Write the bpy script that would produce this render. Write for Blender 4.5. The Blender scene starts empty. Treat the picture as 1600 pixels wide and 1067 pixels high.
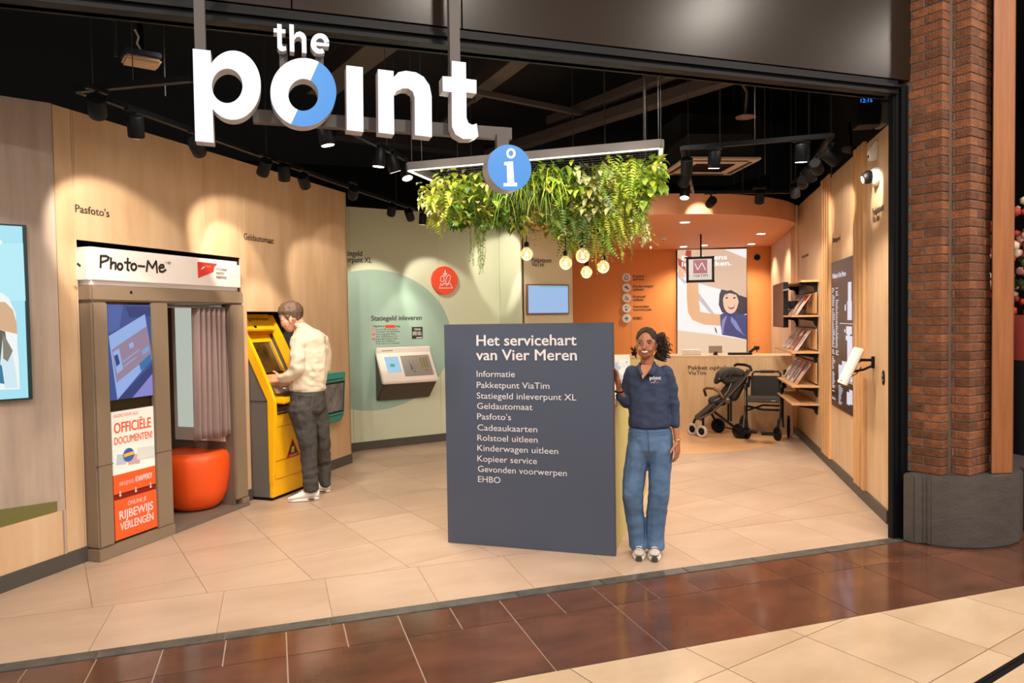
import bpy, bmesh, math, random
from math import sin, cos, tan, pi, radians, atan2, hypot, sqrt
from mathutils import Vector as V, Matrix, noise
random.seed(7)
R90 = Matrix.Rotation(pi/2, 4, 'X')
scene = bpy.context.scene
C = scene.collection
# ------------------------------------------------------------------ camera
F, H = 1120.0, 1.66
psi, th, rho = radians(19.3), 35.5/1120, 0.0155
r0 = V((cos(psi), -sin(psi), 0)); f0 = V((sin(psi), cos(psi), 0)); upv = V((0, 0, 1))
FW = f0*cos(th) - upv*sin(th); U1 = upv*cos(th) + f0*sin(th)
RT = r0*cos(rho) - U1*sin(rho); UP = U1*cos(rho) + r0*sin(rho)
CO = V((0, 0, H))
cam_d = bpy.data.cameras.new('camera'); cam = bpy.data.objects.new('camera', cam_d); C.objects.link(cam)
cam_d.sensor_fit = 'HORIZONTAL'; cam_d.sensor_width = 36; cam_d.lens = 36*F/1600; cam_d.clip_start = .05; cam_d.clip_end = 100
m = Matrix((RT, UP, -FW)).transposed().to_4x4(); m.translation = CO; cam.matrix_world = m
scene.camera = cam
scene.view_settings.view_transform = 'Standard'; scene.view_settings.look = 'None'
scene.view_settings.gamma = 1; scene.view_settings.use_curve_mapping = False
scene.view_settings.exposure = 0.0
# ------------------------------------------------------------------ world and mall lights
w = bpy.data.worlds.new('world'); scene.world = w; w.use_nodes = True
w.node_tree.nodes['Background'].inputs[0].default_value = (1, .9, .8, 1)
w.node_tree.nodes['Background'].inputs[1].default_value = 0.72

def light(name, kind, loc, energy, color=(1, .9, .78), aim=None, size=.3, spot=60, blend=.5):
    d = bpy.data.lights.new(name, kind); d.energy = energy; d.color = color
    if kind == 'AREA': d.shape = 'DISK'; d.size = size
    else: d.shadow_soft_size = size
    if kind == 'SPOT': d.spot_size = radians(spot); d.spot_blend = blend
    o = bpy.data.objects.new(name, d); C.objects.link(o); o.location = loc
    if aim is not None: o.rotation_euler = (V(aim)-V(loc)).to_track_quat('-Z', 'Y').to_euler()
    return o
for i, (x, y, e) in enumerate([(-1.5, 1.2, 45), (1.6, 1.2, 55), (4.6, 1.2, 55), (7.4, 1.2, 45), (0, -2.5, 50), (3, -2.5, 50)]):
    light('mall_ceiling_light', 'AREA', (x, y, 5.0), e*2.35, (1, .9, .78), (x, y+.35, 0), .28)
# unseen fill lamps behind the header, added to brighten the shop floor
for x, y, e, ax, ay in [(-.2, 4.7, 60, -.2, 6.2), (1.3, 4.6, 60, 1.2, 6.6), (2.8, 4.6, 60, 3, 7), (3.9, 4.5, 50, 4.6, 6.8)]:
    light('added_front_fill_lamp', 'SPOT', (x, y, 3.5), e*1.1, (1, .91, .82), (ax, ay, 0), .12, 110, .9)
# ------------------------------------------------------------------ pixel rays
def ray(x, y): return FW*F + RT*(x-800) - UP*(y-533.5)
def fl(x, y, z=0.0):
    d = ray(x, y); return CO + d*((z-H)/d.z)
def frame(o, ang):
    M = Matrix.Rotation(ang, 4, 'Z'); M.translation = V(o); return M
def L(fr, x, y, dy=0.0):
    """(u, z) where the sight line meets the vertical plane y_local = dy of a wall frame"""
    I = fr.inverted(); o = I @ CO; d = I.to_3x3() @ ray(x, y)
    p = o + d*((dy-o.y)/d.y); return p.x, p.z
def ang(p, q): return atan2(q[1]-p[1], q[0]-p[0])
# ------------------------------------------------------------------ materials
MATS = {}
def nt(name):
    if name in MATS: return None, None, None
    mt = bpy.data.materials.new(name); mt.use_nodes = True; MATS[name] = mt
    return mt, mt.node_tree.nodes, mt.node_tree.links
def srgb(c):
    if isinstance(c, str):
        c = [int(c[i:i+2], 16)/255 for i in (0, 2, 4)]
    return tuple(((x+.055)/1.055)**2.4 if x > .04045 else x/12.92 for x in c[:3]) + (1,)
def mat(name, c, rough=.5, metal=0, emit=0, nscale=0, namt=.15, bump=0, bscale=60, stretch=(1, 1, 1), rnd=0, spec=None, trans=0, alpha=1, c2=None, coat=0, contrast=.2, aniso_noise=6):
    mt, n, l = nt(name)
    if mt is None: return MATS[name]
    b = n['Principled BSDF']; col = srgb(c)
    b.inputs['Base Color'].default_value = col; b.inputs['Roughness'].default_value = rough; b.inputs['Metallic'].default_value = metal
    if spec is not None: b.inputs['Specular IOR Level'].default_value = spec
    if coat: b.inputs['Coat Weight'].default_value = coat; b.inputs['Coat Roughness'].default_value = .15
    if trans: b.inputs['Transmission Weight'].default_value = trans
    if alpha < 1: b.inputs['Alpha'].default_value = alpha
    if emit:
        b.inputs['Emission Color'].default_value = col; b.inputs['Emission Strength'].default_value = emit
    cur = None
    if nscale:
        tc = n.new('ShaderNodeTexCoord'); mp = n.new('ShaderNodeMapping'); mp.inputs['Scale'].default_value = stretch
        oi = n.new('ShaderNodeObjectInfo'); ad = n.new('ShaderNodeVectorMath'); ad.operation = 'MULTIPLY_ADD'
        l.new(tc.outputs['Object'], mp.inputs[0])
        cb = n.new('ShaderNodeCombineXYZ')
        for i in range(3): l.new(oi.outputs['Random'], cb.inputs[i])
        ad.inputs[1].default_value = (37, 53, 71); l.new(cb.outputs[0], ad.inputs[0]); l.new(mp.outputs[0], ad.inputs[2])
        nz = n.new('ShaderNodeTexNoise'); nz.inputs['Scale'].default_value = nscale; nz.inputs['Detail'].default_value = aniso_noise
        nz.inputs['Roughness'].default_value = .6
        l.new(ad.outputs[0], nz.inputs[0])
        rp = n.new('ShaderNodeValToRGB'); rp.color_ramp.elements[0].position = .5-contrast; rp.color_ramp.elements[1].position = .5+contrast
        if c2 is not None:
            rp.color_ramp.elements[0].color = srgb(c2); rp.color_ramp.elements[1].color = col
        else:
            rp.color_ramp.elements[0].color = tuple(x*(1-namt) for x in col[:3])+(1,); rp.color_ramp.elements[1].color = tuple(min(1, x*(1+namt)) for x in col[:3])+(1,)
        l.new(nz.outputs[0], rp.inputs[0]); cur = rp.outputs[0]
    if rnd:
        oi = n.new('ShaderNodeObjectInfo'); hs = n.new('ShaderNodeHueSaturation')
        mr = n.new('ShaderNodeMapRange'); mr.inputs[3].default_value = 1-rnd; mr.inputs[4].default_value = 1+rnd
        l.new(oi.outputs['Random'], mr.inputs[0]); l.new(mr.outputs[0], hs.inputs['Value'])
        if cur: l.new(cur, hs.inputs['Color'])
        else: hs.inputs['Color'].default_value = col
        cur = hs.outputs[0]
    if cur: l.new(cur, b.inputs['Base Color'])
    if bump:
        tc = n.new('ShaderNodeTexCoord'); nz = n.new('ShaderNodeTexNoise'); nz.inputs['Scale'].default_value = bscale; nz.inputs['Detail'].default_value = 4
        bp = n.new('ShaderNodeBump'); bp.inputs['Strength'].default_value = bump; bp.inputs['Distance'].default_value = .01
        l.new(tc.outputs['Object'], nz.inputs[0]); l.new(nz.outputs[0], bp.inputs['Height']); l.new(bp.outputs[0], b.inputs['Normal'])
    return mt
def emis(name, c, s=1.0, rough=.3):
    m_ = mat(name, c, rough, emit=s); m_.node_tree.nodes['Principled BSDF'].inputs['Base Color'].default_value = (.01, .01, .01, 1); return m_
# woods: grain runs along z (stretch small in z)
M_WOOD = mat('birch_veneer', 'd6b796', .45, nscale=3.0, stretch=(2.6, 2.6, .4), c2='c6a27e', rnd=.04)
M_WOODG = mat('grey_birch_veneer', 'bba594', .5, nscale=3.5, stretch=(4, 4, .35), c2='a59082', rnd=.03)
M_OAK = mat('oak_slat', 'd0a273', .5, nscale=4, stretch=(6, 6, .3), c2='ba8c5c', rnd=.05)
M_COUNTER = mat('counter_veneer', 'd2b08a', .5, nscale=4, stretch=(3, 3, .4), c2='c29e76', rnd=.03)
M_SAGE = mat('sage_green_panel', 'c6cdb6', .55, rnd=.015)
M_TEAL_PAINT = mat('grey_green_paint', '93b0a4', .6)
M_BEIGEP = mat('grey_beige_panel', 'b9b294', .6)
M_ORANGE_WALL = mat('orange_paint', 'ec9650', .6)
M_ORANGE_SOFFIT = mat('terracotta_soffit', 'dd9a70', .6)
M_KERB = mat('dark_kerb', '4b4642', .5)
M_BLACK = mat('black_metal', '0f1013', .5, spec=.18)
M_BLACKM = mat('matt_black', '0d0d0f', .8)
M_VOID = mat('ceiling_void_black', '0b0b0d', .95)
M_FASCIA = mat('fascia_panel', '261c15', .27, spec=.2, bump=.02, bscale=300)
M_DUCT = mat('grey_brown_duct', '4f4947', .6)
M_ROD = mat('rod_steel', '4c4a48', .5, metal=.3)
M_STEEL = mat('brushed_steel', 'a9a5a0', .3, metal=.8)
M_WHITE = mat('white_plastic', 'e8e4de', .35)
M_INK = mat('black_ink', '2a2420', .6)
M_WINK = mat('pale_print', 'd9d5da', .6)
M_TILE = mat('sand_floor_tile', 'b89e8a', .34, nscale=1.3, stretch=(1, 2.5, 1), c2='a68b76', rnd=.02, spec=.45)
M_GROUT = mat('grout', '917a66', .8)
M_BROWN = mat('brown_mall_tile', '6c4433', .12, nscale=2.2, stretch=(1, 1.8, 1), c2='3c2820', rnd=.1, contrast=.3)
M_BROWNG = mat('brown_tile_grout', '9c8878', .7)
M_CREAM = mat('cream_mall_tile', 'c2aa90', .15, nscale=1.6, stretch=(1, 2, 1), c2='b1987c', rnd=.03)
M_DGROUT = mat('dark_grout', '4d4238', .8)
M_STONE = mat('dark_threshold_stone', '57524c', .45, nscale=12, c2='3a3733', bump=.3, bscale=60)
M_BASE = mat('bluestone_base', '4f4a48', .42, nscale=7, c2='453f3c', bump=.3, bscale=50, stretch=(1, 1, 2.5))
M_BRICK = mat('red_brick', '86502f', .8, nscale=16, c2='5c3622', rnd=.35, bump=.6, bscale=70)
M_MORTAR = mat('dark_mortar', '63564e', .9, bump=.5, bscale=80)
M_POST = mat('glulam_post', '9c6238', .45, nscale=5, stretch=(6, 6, .4), c2='87502a')
M_BOOTH = mat('taupe_booth_metal', '83715f', .5, bump=.02, bscale=200)
M_BOOTHD = mat('taupe_booth_side', '6f6157', .5)
M_BOOTHIN = mat('booth_interior', '6e5f54', .6)
M_YEL = mat('yellow_plastic', 'fdbd10', .35)
M_GREYP = mat('grey_panel', '6a6461', .5)
M_DKGREY = mat('dark_grey', '3c3936', .5)
M_NAVY = mat('slate_blue_panel', '454d60', .55, bump=.05, bscale=400)
M_OLIVE = mat('yellow_green_panel', 'c4b878', .5)
M_FOAMOR = mat('orange_plastic', 'f25412', .45)
M_ORPR = mat('orange_print', 'ee5b22', .5)
M_REDPR = mat('red_print', 'd8392c', .5)
M_DRED = mat('dark_red_slot', '7c1512', .5)
M_TEALM = mat('turquoise_metal', '2f9a94', .4)
M_LENS = emis('lamp_lens', 'ffe9c8', 9)
M_DOWN = emis('downlight_lens', 'fff0d8', 6)
M_LED = emis('led_strip', 'fff4dc', 2.2)
M_SIGNW = emis('sign_face_white', 'f6f9ff', 1.15)
M_SIGNB = emis('sign_face_blue', '2f97ea', .95)
M_SIGNS = mat('sign_letter_side', 'a49a9a', .4, emit=.12)
M_SCREEN_DK = mat('dark_screen', '2a2420', .12)
M_GLASSY = mat('smoked_glass', '241a12', .08)
# ------------------------------------------------------------------ mesh builder
class MB:
    def __init__(s): s.v = []; s.f = []; s.mi = []; s.sm = []
    def add(s, vs, fs, mi=0, M=None, smooth=False):
        k = len(s.v)
        s.v += [tuple(M @ V(p)) if M is not None else tuple(p) for p in vs]
        s.f += [tuple(i+k for i in f) for f in fs]; s.mi += [mi]*len(fs); s.sm += [smooth]*len(fs); return s
    def box(s, x0, x1, y0, y1, z0, z1, mi=0, M=None):
        vs = [(x0, y0, z0), (x1, y0, z0), (x1, y1, z0), (x0, y1, z0), (x0, y0, z1), (x1, y0, z1), (x1, y1, z1), (x0, y1, z1)]
        return s.add(vs, [(0, 3, 2, 1), (4, 5, 6, 7), (0, 1, 5, 4), (1, 2, 6, 5), (2, 3, 7, 6), (3, 0, 4, 7)], mi, M)
    def prism(s, poly, y0, y1, mi=0, M=None):
        """poly of (x, z) extruded along y"""
        a = sum(poly[i][0]*poly[(i+1) % len(poly)][1]-poly[(i+1) % len(poly)][0]*poly[i][1] for i in range(len(poly)))
        if a < 0: poly = poly[::-1]
        n = len(poly); vs = [(p[0], y0, p[1]) for p in poly]+[(p[0], y1, p[1]) for p in poly]
        fs = [tuple(range(n)), tuple(range(2*n-1, n-1, -1))]+[(i, i+n, (i+1) % n+n, (i+1) % n) for i in range(n)]
        return s.add(vs, fs, mi, M)
    def flat(s, poly, z0, z1, mi=0):
        """poly of (x, y) extruded along z"""
        a = sum(poly[i][0]*poly[(i+1) % len(poly)][1]-poly[(i+1) % len(poly)][0]*poly[i][1] for i in range(len(poly)))
        if a < 0: poly = poly[::-1]
        n = len(poly); vs = [(p[0], p[1], z0) for p in poly]+[(p[0], p[1], z1) for p in poly]
        return s.add(vs, [tuple(range(n-1, -1, -1)), tuple(range(n, 2*n))]+[(i, (i+1) % n, (i+1) % n+n, i+n) for i in range(n)], mi)
    def tube(s, pts, r, n=8, mi=0, caps=True, smooth=True):
        pts = [V(p) for p in pts]; k = len(pts); rs = r if isinstance(r, (list, tuple)) else [r]*k
        vs = []; prev = None
        for i, p in enumerate(pts):
            t = (pts[min(i+1, k-1)]-pts[max(i-1, 0)])
            t = t.normalized() if t.length > 1e-9 else V((0, 0, 1))
            a = prev if prev is not None else (V((0, 0, 1)) if abs(t.z) < .9 else V((1, 0, 0)))
            a = (a-t*a.dot(t)); a = a.normalized() if a.length > 1e-6 else t.orthogonal().normalized()
            b = t.cross(a); prev = a
            vs += [p+(a*cos(2*pi*j/n)+b*sin(2*pi*j/n))*rs[i] for j in range(n)]
        fs = [(i*n+j, i*n+(j+1) % n, (i+1)*n+(j+1) % n, (i+1)*n+j) for i in range(k-1) for j in range(n)]
        s.add(vs, fs, mi, None, smooth)
        if caps: s.add(vs[:n], [tuple(range(n-1, -1, -1))], mi); s.add(vs[-n:], [tuple(range(n))], mi)
        return s
    def lathe(s, prof, n=24, M=None, mi=0, smooth=True):
        vs = [(r*cos(2*pi*j/n), r*sin(2*pi*j/n), z) for r, z in prof for j in range(n)]
        fs = [(i*n+j, i*n+(j+1) % n, (i+1)*n+(j+1) % n, (i+1)*n+j) for i in range(len(prof)-1) for j in range(n)]
        s.add(vs, fs, mi, M, smooth)
        s.add(vs[:n], [tuple(range(n-1, -1, -1))], mi, M); s.add(vs[-n:], [tuple(range(n))], mi, M); return s
    def ell(s, c, r, n=12, mi=0, M=None):
        if not isinstance(r, (tuple, list)): r = (r, r, r)
        k = n//2
        vs = []; fs = []
        for i in range(k+1):
            a = pi*i/k
            for j in range(n):
                b = 2*pi*j/n; vs.append((c[0]+r[0]*sin(a)*cos(b), c[1]+r[1]*sin(a)*sin(b), c[2]-r[2]*cos(a)))
        for i in range(k):
            for j in range(n): fs.append((i*n+j, i*n+(j+1) % n, (i+1)*n+(j+1) % n, (i+1)*n+j))
        return s.add(vs, fs, mi, M, True)
    def mesh(s, name, mats, bevel=0, seg=2):
        me = bpy.data.meshes.new(name); me.from_pydata(s.v, [], s.f)
        for mm in (mats if isinstance(mats, (list, tuple)) else [mats]): me.materials.append(mm)
        me.polygons.foreach_set('material_index', s.mi); me.polygons.foreach_set('use_smooth', s.sm)
        if bevel:
            bm = bmesh.new(); bm.from_mesh(me)
            bmesh.ops.remove_doubles(bm, verts=bm.verts, dist=1e-5)
            es = [e for e in bm.edges if len(e.link_faces) == 2 and e.calc_face_angle(0) > .6]
            bmesh.ops.bevel(bm, geom=es, offset=bevel, segments=seg, affect='EDGES', clamp_overlap=True)
            bm.to_mesh(me); bm.free()
        me.update(); return me
    def build(s, name, mats, parent=None, M=None, bevel=0, seg=2, **kw):
        o = bpy.data.objects.new(name, s.mesh(name, mats, bevel, seg)); C.objects.link(o)
        if parent is not None: o.parent = parent
        if M is not None: o.matrix_local = M
        props(o, **kw); return o
def props(o, label=None, cat=None, group=None, kind=None):
    if label: o['label'] = label
    if cat: o['category'] = cat
    if group: o['group'] = group
    if kind: o['kind'] = kind
    return o
def empty(name, M, label=None, cat=None, group=None, kind=None):
    o = bpy.data.objects.new(name, None); C.objects.link(o)
    o.matrix_world = M if isinstance(M, Matrix) else Matrix.Translation(V(M)); o.empty_display_size = .1
    return props(o, label, cat, group, kind)
def linkmesh(name, me, parent=None, M=None, **kw):
    o = bpy.data.objects.new(name, me); C.objects.link(o)
    if parent is not None: o.parent = parent
    if M is not None: o.matrix_local = M
    return props(o, **kw)
def T(x, y, z): return Matrix.Translation((x, y, z))
def kids(o): return [c for c in bpy.data.objects if c.parent == o]
# ------------------------------------------------------------------ text
_tc = {}
def text_raw(s, bold=0.0, res=3):
    key = (s, bold)
    if key in _tc: return _tc[key]
    cu = bpy.data.curves.new('lettering', 'FONT'); cu.body = s; cu.size = 1; cu.offset = bold; cu.resolution_u = res
    o = bpy.data.objects.new('lettering', cu); C.objects.link(o)
    dg = bpy.context.evaluated_depsgraph_get(); dg.update()
    me = o.evaluated_get(dg).to_mesh()
    vs = [tuple(v.co) for v in me.vertices]; fs = [tuple(p.vertices) for p in me.polygons]
    o.evaluated_get(dg).to_mesh_clear(); bpy.data.objects.remove(o); bpy.data.curves.remove(cu)
    _tc[key] = (vs, fs); return vs, fs
CAP = .72
def text(mb, s, x0, x1, zb, cap, y=-.003, bold=.012, mi=0, M=None, skew=0):
    """flat letters in the x-z plane from x0 to x1, baseline zb, capital height cap"""
    vs, fs = text_raw(s, 0.0)
    if not vs: return mb
    a = min(v[0] for v in vs); b = max(v[0] for v in vs); e = bold*.95*cap/CAP if bold > .005 else 0; k = (x1-x0-2*e)/(b-a)
    # heavier strokes: the same outlines laid again, shifted by a stroke fraction
    for i, (dx, dz) in enumerate([(0, 0)]+([(-e, 0), (e, 0), (0, e*.6), (0, -e*.6), (e*.6, e*.5), (-e*.6, e*.5), (e*.6, -e*.5), (-e*.6, -e*.5)] if e > 0 else [])):
        mb.add([(x0+e+dx+(v[0]-a)*k, y-i*.00006, zb+dz+v[1]/CAP*cap) for v in vs], fs, mi, M)
    return mb
def ptext(mb, fr, s, xl, xr, yb, caph, dy=-.003, bold=.012, mi=0, yr=None):
    u0, zb = L(fr, xl, yb, dy); u1, _ = L(fr, xr, yb if yr is None else yr, dy); _, zt = L(fr, xl, yb-caph, dy)
    return text(mb, s, u0, u1, zb, zt-zb, dy, bold, mi)
def disc(c, r, n=40, rz=None): return [(c[0]+r*cos(2*pi*i/n), c[1]+(rz or r)*sin(2*pi*i/n)) for i in range(n)]
def clip(poly, p, nx, ny):
    """keep the side of the line through p where (q-p).n >= 0"""
    out = []; k = len(poly)
    for i in range(k):
        a, b = poly[i], poly[(i+1) % k]
        da = (a[0]-p[0])*nx+(a[1]-p[1])*ny; db = (b[0]-p[0])*nx+(b[1]-p[1])*ny
        if da >= 0: out.append(a)
        if da*db < 0:
            t = da/(da-db); out.append((a[0]+(b[0]-a[0])*t, a[1]+(b[1]-a[1])*t))
    return out
# ------------------------------------------------------------------ frames of the walls
LA, LB = fl(0, 927), fl(544, 725); FL = frame(LA, ang(LA, LB))            # long wooden wall on the left
G0, G1 = fl(548.6, 705.4), fl(697, 688.5); FG = frame(G0, ang(G0, G1))    # sage wall
RA, RB = fl(1388, 819), fl(1284, 717); aR = ang(RA, RB)
FR = frame(RA, aR+pi)                                                      # right wall, u negative going back
BKP = fl(1057, 390, 2.86); BKQ = fl(1206, 385, 2.86); FB = frame((BKP.x, BKP.y, 0), ang(BKP, BKQ))
PA, PB = fl(700, 848), fl(960, 870); FP = frame(PA, ang(PA, PB))          # slate information panel
CA_, CB_ = fl(1067, 671), fl(1242, 675); FC = frame(CA_, ang(CA_, CB_))   # counter front
BA, BB = fl(157, 878), fl(387, 790); FBo = frame(BA, ang(BA, BB))         # photo booth
FF = frame((1.4, 4.08, 0), radians(-.95))                                 # shop front
n0 = V((-1.29, 5.6, 0)); n1 = n0 - V((cos(radians(20)), sin(radians(20)), 0))*2.2
FN = frame(n1, ang(n1, n0))                                               # niche back wall
HW = 3.15
# ================================================================== STRUCTURE
def tiles(name, fr_o, ang_, u0, u1, v0, v1, du, dv, clips, m, z1, parent, ou=0, ov=0, gap=.0016, stag=0):
    """tiles laid on a grid turned by ang_, each an object of its own; whole tiles share one mesh"""
    R = frame((fr_o[0], fr_o[1], 0), ang_); full = None; k = 0
    i0, i1 = math.floor((u0-ou)/du+.02), math.ceil((u1-ou)/du-.02); j0, j1 = math.floor((v0-ov)/dv+.02), math.ceil((v1-ov)/dv-.02)
    for j in range(j0, j1):
        for i in range(i0, i1):
            x = ou+i*du+(stag*du if j % 2 else 0); y = ov+j*dv
            poly = [(x+gap, y+gap), (x+du-gap, y+gap), (x+du-gap, y+dv-gap), (x+gap, y+dv-gap)]
            wp = [(R @ V((p[0], p[1], 0)))[:2] for p in poly]
            cp = wp
            for c in clips:
                cp = clip(cp, *c)
                if len(cp) < 3: break
            if len(cp) < 3: continue
            cx, cy = wp[0]
            if len(cp) == 4 and all(abs(a[0]-b[0])+abs(a[1]-b[1]) < 1e-6 for a, b in zip(cp, wp)):
                if full is None:
                    full = MB().flat([(p[0]-poly[0][0], p[1]-poly[0][1]) for p in poly], -.012, z1).mesh('floor_tile', m)
                M = R.copy(); M.translation = V((cx, cy, 0)); linkmesh('floor_tile', full, parent, M)
            else:
                ar = abs(sum(cp[q][0]*cp[(q+1) % len(cp)][1]-cp[(q+1) % len(cp)][0]*cp[q][1] for q in range(len(cp))))/2
                if ar < .004: continue
                I = R.to_3x3().inverted(); lp = [(I @ V((p[0]-cx, p[1]-cy, 0)))[:2] for p in cp]
                M = R.copy(); M.translation = V((cx, cy, 0))
                MB().flat(lp, -.012, z1).build('floor_tile', m, parent, M)
            k += 1
    return k
# floors ------------------------------------------------------------
fshop = MB().flat([(-4, 4.0), (4.9, 3.95), (10, 12), (5, 14), (-3, 12)], -.1, -.004).build('floor', M_GROUT, kind='structure')
nL = V((sin(ang(LA, LB)), -cos(ang(LA, LB)))); nR = V((-sin(aR), cos(aR)))
cl_shop = [((LA.x-nL.x*.3, LA.y-nL.y*.3), nL.x, nL.y), ((RA.x-nR.x*.03, RA.y-nR.y*.03), nR.x, nR.y)]
fa = radians(-.95); fn = (-sin(fa), cos(fa)); ft = (cos(fa), sin(fa))
def fpt(x, y): return (1.4+ft[0]*x+fn[0]*y, 4.08+ft[1]*x+fn[1]*y)
tiles('floor_tile', (1.4, 4.08), fa, -3.3, 3.2, 0, .64, .605, .64, cl_shop, M_TILE, 0, fshop, ou=.15, ov=0)
a14 = radians(14)
tiles('floor_tile', (0, 0), a14, -2, 10, 1, 13, .605, .605, cl_shop+[(fpt(0, .643), *fn)], M_TILE, 0, fshop, ou=.205, ov=3.83)
fmall = MB().flat([(-8, -8), (12, -8), (12, 4.5), (4.9, 3.97), (-8, 4.05)], -.12, -.006).build('mall_floor', M_DGROUT, kind='structure')
gb = MB().flat([fpt(-3.3, -.104), fpt(7, -.104), fpt(7, -1.01), fpt(-3.3, -1.01)], -.02, -.0035).build('grout_bed', M_BROWNG, fmall)
tiles('floor_tile', (1.4, 4.08), fa, -3.1, 5.5, -.405, -.104, .3, .3, [], M_BROWN, .0, fmall, ou=-.11, ov=-.405, gap=.0035)
tiles('floor_tile', (1.4, 4.08), fa, -3.1, 5.5, -1.006, -.405, .6, .6, [], M_BROWN, .0, fmall, ou=-.11, ov=-1.006, gap=.0035)
cl_mall = [(fpt(0, -1.008), -fn[0], -fn[1])]
a13 = radians(14)
tiles('floor_tile', (0, 0), a13, -1.5, 5.2, 1.52, 4.2, .6, .6, cl_mall+[((-1.518*sin(a13), 1.518*cos(a13)), -sin(a13), cos(a13))], M_CREAM, 0, fmall, ou=.246, ov=1.63, gap=.0028)
tiles('floor_tile', (0, 0), a13, -1.0, 5.2, -2.2, 1.47, .6, .6, [((0, .9), 0, 1), ((1.47*-sin(a13), 1.47*cos(a13)), sin(a13), -cos(a13))], M_CREAM, 0, fmall, ou=.246, ov=1.03)
dr = frame((0, 0, 0), a13)
mb = MB(); mb.box(-2, 6, 1.472, 1.488, -.02, .001); mb.box(-2, 6, 1.5, 1.516, -.02, .001); mb.box(-2, 6, 1.488, 1.5, -.02, -.003)
mb.build('drain_strip', M_BLACK, fmall, dr)
# threshold stones, each a piece
th_o = empty('trim_1', FF, kind='structure')
x = -3.3
for i in range(15):
    wdt = .52+.1*((i*37) % 5)/5; x1 = min(x+wdt, 3.0)
    if x1-x > .05: MB().box(x+.002, x1-.002, -.1, -.004, -.02, .003).build('threshold_stone', M_STONE, th_o, bevel=.002)
    x = x1
# lighter circular floor inlay below the soffit
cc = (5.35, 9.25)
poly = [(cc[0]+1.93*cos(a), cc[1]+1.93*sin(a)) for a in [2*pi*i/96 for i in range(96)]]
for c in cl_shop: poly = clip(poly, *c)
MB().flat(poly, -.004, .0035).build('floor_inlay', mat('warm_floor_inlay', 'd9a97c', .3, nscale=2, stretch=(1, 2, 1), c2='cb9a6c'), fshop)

# dark outer shell, unseen walls added to block world light ------------------------------------
sh = MB()
sh.flat([(-5, 3.9), (10.5, 3.9), (10.5, 14.5), (-5, 14.5)], 4.7, 4.8)
sh.build('ceiling', M_VOID, kind='structure')
MB().box(-5, 10.5, 14.4, 14.5, 0, 4.7).build('wall_back_blocker', M_VOID, kind='structure')
MB().box(-5.1, -5, 3.9, 14.5, 0, 4.7).build('wall_left_blocker', M_VOID, kind='structure')
MB().box(10.5, 10.6, 3.9, 14.5, 0, 4.7).build('wall_right_blocker', M_VOID, kind='structure')
MB().box(-9.5, -.25, .28, .36, 0, 4.7).build('wall_front_blocker', M_VOID, None, FR, kind='structure')  # unseen, added behind the right wall against leaking world light
MB().box(-8, -3.4, 4.1, 4.2, 0, 5).build('wall_front_left', M_FASCIA, kind='structure')

# long wooden wall ------------------------------------------------------

u_end = L(FL, 540, 301)[0]
uP = [L(FL, x, 300)[0] for x in (114, 317, 450)]
ub0, ub1 = L(FL, 123, 440)[0]-.005, L(FL, 381, 600)[0]
zb_top = L(FL, 250, 389)[1]
ua0, za = L(FL, 386, 487); ua1 = L(FL, 461, 500)[0]
za = L(FL, 388, 487)[1]
u0 = .47
wall_left = MB().box(.47, u_end, .98, 1.0, 0, HW).build("wall_left", M_BLACKM, None, FL, kind='structure')
def panel(par, u0, u1, z0, z1, m=M_WOOD, y0=0.0, y1=.018, g=.0012, name='panel'):
    if u1-u0 < .01 or z1-z0 < .01: return
    return MB().box(u0+g, u1-g, y0, y1, z0+g, z1-g).build(name, m, par, bevel=.0008, seg=1)
KZ = .105
uxs = sorted([u0, uP[0], uP[1], uP[2], u_end])
def cells(par, xs, holes, ztop, m=M_WOOD, zb=KZ):
    allx = sorted(set(xs+[h[0] for h in holes]+[h[1] for h in holes]))
    for a, b in zip(allx, allx[1:]):
        if b-a < .003: continue
        c = (a+b)/2; hs = [h for h in holes if h[0] < c < h[1]]
        if not hs: panel(par, a, b, zb, ztop, m)
        else:
            if hs[0][2] > zb+.02: panel(par, a, b, zb, hs[0][2], m)
            if hs[0][3] < ztop-.02: panel(par, a, b, hs[0][3], ztop, m)
cells(wall_left, uxs, [(ub0, ub1, 0, zb_top), (ua0, ua1, 0, za)], HW)
for a, b in [(u0, ub0), (ub1, ua0), (ua1, u_end)]:
    MB().box(a, b, -.012, .02, 0, KZ).build('kerb', M_KERB, wall_left)
MB().box(u0, u_end, .02, .98, HW-.03, HW).build('top_cap', M_BLACKM, wall_left)
for u in (ub0-.02, ub1, ua0-.02, ua1):
    MB().box(u, u+.02, .018, .6, 0, HW-.2).build('recess_side', M_DKGREY, wall_left)
MB().box(u_end-.02, u_end, .0, 1.2, 0, HW).build('wall_end', M_WOOD, wall_left)
mb = MB(); ptext(mb, FL, "Pasfoto's", 117.5, 171, 331, 12.5, bold=.02, yr=339)
ptext(mb, FL, "Geldautomaat", 381, 428, 374, 10.5, bold=.01, yr=383)
mb.build('lettering', M_INK, wall_left, kind='stuff')
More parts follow.
